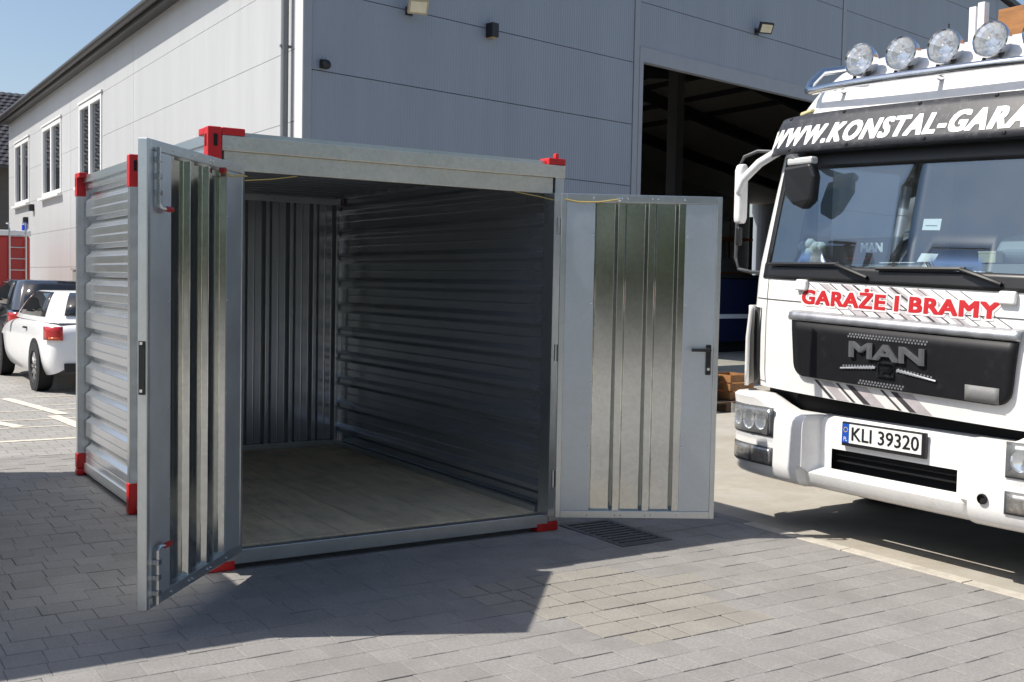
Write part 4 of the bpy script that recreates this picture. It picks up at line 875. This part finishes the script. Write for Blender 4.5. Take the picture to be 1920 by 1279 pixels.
# red fire vehicle
t = thing('fire_vehicle', 'red emergency vehicle with a metal ladder on its back behind the parked cars', 'vehicle', (1.66, 23.4, 0), 0)
M_FIRE = mat('fire_red', (.42, .015, .012), .35, var=.08, coat=.4)
body = MB().box(-1.2, 1.2, 0, 5.6, .55, 2.42).build('body', M_FIRE, t, bevel=.05); box('roof_edge', M_FRAMEW, t, -1.22, 1.22, -.02, 5.6, 2.425, 2.56, bevel=.02); box('rear_bumper', M_STEEL, t, -1.2, 1.2, -.15, -.002, .45, .6)
box('shutter', mat('shutter_red', (.36, .02, .018), .4, .2), t, -.95, .25, -.012, -.001, .9, 2.2)
for x in (.72, 1.08): MB().tube([(x, -.12, .6), (x, -.12, 2.5), (x, -.05, 2.72), (x, .3, 2.74)], .025, 8).build('ladder_rail', M_STEEL, t, smooth=True)
for k in range(7): MB().cyl((.72, -.12, .8+k*.27), (1.08, -.12, .8+k*.27), .017, n=8).build('ladder_rung', M_STEEL, t)
MB().lathe([(.001, .22), (.05, .21), (.065, .12), (.065, 0)], (1.12, .3, 2.561), (0, 0, 1), 16).build('beacon', mat('beacon_blue', (.01, .04, .4), .2), t, smooth=True)
for y in (1.0, 4.4):
    for s in (1, -1): wheel(body, (s*1.21, y, .48), .48, .28, s, M_STEEL)
t = thing('grey_cabinet', 'low grey metal cabinet against the white hall wall beside the red vehicle', 'cabinet', (3.75, 20.0, 0))
box('case', mat('cabinet_grey', (.22, .215, .20), .6), t, -.35, .3, -1.2, 1.2, .08, 1.62, bevel=.03); box('lid', mat('cabinet_lid', (.26, .255, .24), .6), t, -.38, .31, -1.23, 1.23, 1.625, 1.68, bevel=.01); box('plinth', M_GREY, t, -.3, .28, -1.1, 1.1, 0, .079)
# pallet corner with bag and orange crate
t = thing('wooden_pallet', 'dark wooden pallet on the yard behind the right container door', 'pallet', (7.75, 4.75, 0))
M_PAL = mat('pallet_wood', (.10, .06, .035), .8, var=.3)
for k in range(6): box('deck_board', M_PAL, t, -.6, .6, -.4+k*.135, -.3+k*.135, .10, .122)
for x in (-.5, 0, .5): box('bearer', M_PAL, t, x-.05, x+.05, -.4, .38, 0, .0995)
t = thing('rubbish_bag', 'black rubbish bag standing on the pallet', 'bag', (7.58, 4.75, .1225))
rows = []
for i in range(9):
    z = i/8; rr = .30*(math.sin(math.pi*min(1, .12+z*.8))**.6)*(1-.25*z)
    rows.append([Vector((rr*math.cos(a)*(1+.08*math.sin(5*a+i)), rr*math.sin(a)*(1+.08*math.cos(4*a-i)), z*.5)) for a in [2*math.pi*j/20 for j in range(20)]])
bb = MB().grid(rows, closed=True); bb.f.append(tuple(range(20))); bb.build('sack', M_BLACK, t, smooth='all'); MB().lathe([(.05, 0), (.03, .05), (.09, .11), (.06, .13)], (0, 0, .49), (0, 0, 1), 12).build('knot', M_BLACK, t, smooth='all')
t = thing('orange_crate', 'orange wooden crate on the pallet beside the black bag', 'crate', (8.08, 4.7, .1225))
M_OR = mat('orange_wood', (.30, .14, .05), .6, var=.4, scale=10)
for k in range(3):
    box('slat', M_OR, t, -.18, .18, -.22, -.2, .01+k*.105, .10+k*.105); box('slat', M_OR, t, -.18, .18, .2, .22, .01+k*.105, .10+k*.105); box('slat', M_OR, t, -.2, -.18, -.22, .22, .01+k*.105, .10+k*.105); box('slat', M_OR, t, .18, .2, -.22, .22, .01+k*.105, .10+k*.105)
box('base', M_OR, t, -.18, .18, -.2, .2, 0, .009)
# inside the gateway
t = thing('blue_skip', 'dark blue steel skip with a white band inside the hall gateway', 'skip', (17.6, 14.6, 0), UD)
MB().prism([(-2.2, -.8, .25), (2.2, -.8, .25), (2.5, -.8, 1.75), (-2.5, -.8, 1.75)], (0, 2.2, 0)).build('tub', mat('navy_paint', (.006, .012, .05), .45, var=.2), t, bevel=.03); box('band', M_FRAMEW, t, -2.35, 2.35, -.83, -.801, .80, .90); box('runner', M_BLACK, t, -2, 2, -.6, 1.2, 0, .249); box('rim', M_BLACK, t, -2.55, 2.55, -.87, 1.45, 1.751, 1.83)
t = thing('storage_rack', 'tall steel storage rack with boxes in the dark hall behind the blue skip', 'rack', (19.6, 18.2, 0), UD)
for x in (-2, 0, 2):
    for y in (-.4, .4): box('upright', M_BEAM, t, x-.04, x+.04, y-.04, y+.04, 0, 3.6)
for z in (.9, 1.9, 2.9): box('shelf', mat('rack_orange', (.35, .12, .03), .6), t, -2.05, 2.05, -.45, .45, z, z+.07)
rb = random.Random(5)
for k in range(9):
    x = -1.7+(k % 3)*1.25+rb.uniform(-.1, .1); z = (.97, 1.97, 2.97)[k//3]; b = thing('stock_box', ('brown', 'grey', 'pale', 'brown', 'orange', 'grey', 'pale', 'brown', 'grey')[k]+' stock box on the '+('lowest', 'middle', 'top')[k//3]+' rack shelf, '+('left', 'middle', 'right')[k % 3], 'box', (19.6+x*math.cos(UD), 18.2+x*math.sin(UD), z+.002), UD, 'stock boxes on the hall rack')
    cl = {'brown': (.28, .18, .09), 'grey': (.3, .3, .3), 'pale': (.55, .52, .45), 'orange': (.5, .2, .04)}[b['label'].split()[0]]; hh = rb.uniform(.35, .6)
    box('carton', mat('carton_'+b['label'].split()[0], cl, .7), b, -.4, .4, -.3, .3, 0, hh); box('lid', mat('carton_'+b['label'].split()[0], cl, .7), b, -.42, .42, -.32, .32, hh+.001, hh+.05)
# house with a dark tiled roof beyond the hall
hs = thing('tiled_house', 'house with a dark tiled roof beyond the far end of the white hall', 'house', (0, 48, 0))
M_TILE = mat('dark_roof_tile', (.05, .047, .05), .4, var=.3, scale=2, tint='object'); M_HW = mat('house_render', (.10, .095, .09), .8, var=.15)
box('wall', M_HW, hs, -9, 11, 0, 10, 0, 6.3); ez, rz_, ey, ry = 6.2, 10.2, -.8, 5.0
MB().prism([(-9.5, ey, ez), (-9.5, ry, rz_), (-9.5, 10.8, ez)], (21, 0, 0)).build('roof', mat('roof_under', (.02, .02, .02), .8), hs)
tl = []; k = 0
sl = Vector((0, ry-ey, rz_-ez)); nrow = 20; tn = Vector((0, -(rz_-ez), ry-ey)).normalized()
tile = MB(); tile.add([(-.155, 0, .06), (0, 0, .09), (.155, 0, .06), (.155, .38, .02), (0, .38, .05), (-.155, .38, .02), (-.155, 0, .0), (.155, 0, .0)], [(0, 1, 4, 5), (1, 2, 3, 4), (0, 1, 2, 7, 6)])
tm = None; rest = MB(); rm = Matrix.Rotation(math.atan2(rz_-ez, ry-ey), 4, 'X')
for i in range(nrow):
    p = Vector((0, ey, ez))+sl*(i/nrow)
    for j in range(66):
        x = -9.4+j*.317+(.158 if i % 2 else 0)
        if x > 11.4: continue
        q = Vector((x, p.y, p.z))
        if x > 5.3 and len(tl) < 290: tl.append(q)
        else: rest.add([q+(rm @ v) for v in tile.v], tile.f)
ro = rest.build('tile_field', M_TILE, hs); ro['kind'] = 'stuff'
for q in tl:
    if tm is None: o = tile.build('roof_tile', M_TILE, hs); tm = o.data
    else: o = bpy.data.objects.new('roof_tile', tm); COL.objects.link(o); o.parent = hs
    o.location = q; o.rotation_euler = (math.atan2(rz_-ez, ry-ey), 0, 0)
box('gutter', M_GUTTER, hs, -9.5, 11.5, ey-.14, ey-.02, ez-.1, ez+.02)
# belts of trees outside the picture (mirrored in the zinc and the glass)
rnd = random.Random(3)
def belt(spots, label, h0, h1):
    tb, tk = MB(), MB()
    for cx, cy_ in spots:
        cx += rnd.uniform(-1, 1); cy_ += rnd.uniform(-2, 2); hh = rnd.uniform(h0, h1)
        tk.cyl((cx, cy_, 0), (cx+rnd.uniform(-.3, .3), cy_, hh*.6), .2, .08, 8)
        for q in range(520):
            th = rnd.uniform(0, 6.28); z = rnd.random(); rr = 2.6*math.sin(math.pi*(.1+.85*z))**.7*rnd.random()**.33
            c_ = Vector((cx+rr*math.cos(th), cy_+rr*math.sin(th), .5+z*(hh-.5))); s_ = rnd.uniform(.22, .5)
            a = Vector((rnd.gauss(0, 1), rnd.gauss(0, 1), rnd.gauss(0, 1))).normalized(); b = a.cross(Vector((rnd.gauss(0, 1), rnd.gauss(0, 1), rnd.gauss(0, 1)))).normalized()
            tb.add([c_-a*s_, c_+b*s_*.6, c_+a*s_, c_-b*s_*.6], [(0, 1, 2, 3)])
    o = tb.build('tree_belt', mat('leaves', (.07, .105, .03), .7, var=.35, scale=1.5)); tag(o, label, 'trees'); o['kind'] = 'stuff'
    o2 = tk.build('trunks', mat('bark', (.06, .045, .03), .9), o); o2['kind'] = 'stuff'
belt([(-34+k*3.3, -19) for k in range(17)], 'dense belt of green trees behind the viewer, mirrored in the right container door', 5.5, 7.6)
belt([(-36+k*2.4, 14+k*3.1) for k in range(13)], 'belt of green trees beyond the left edge of the yard, mirrored in the container side', 5.5, 8.0)
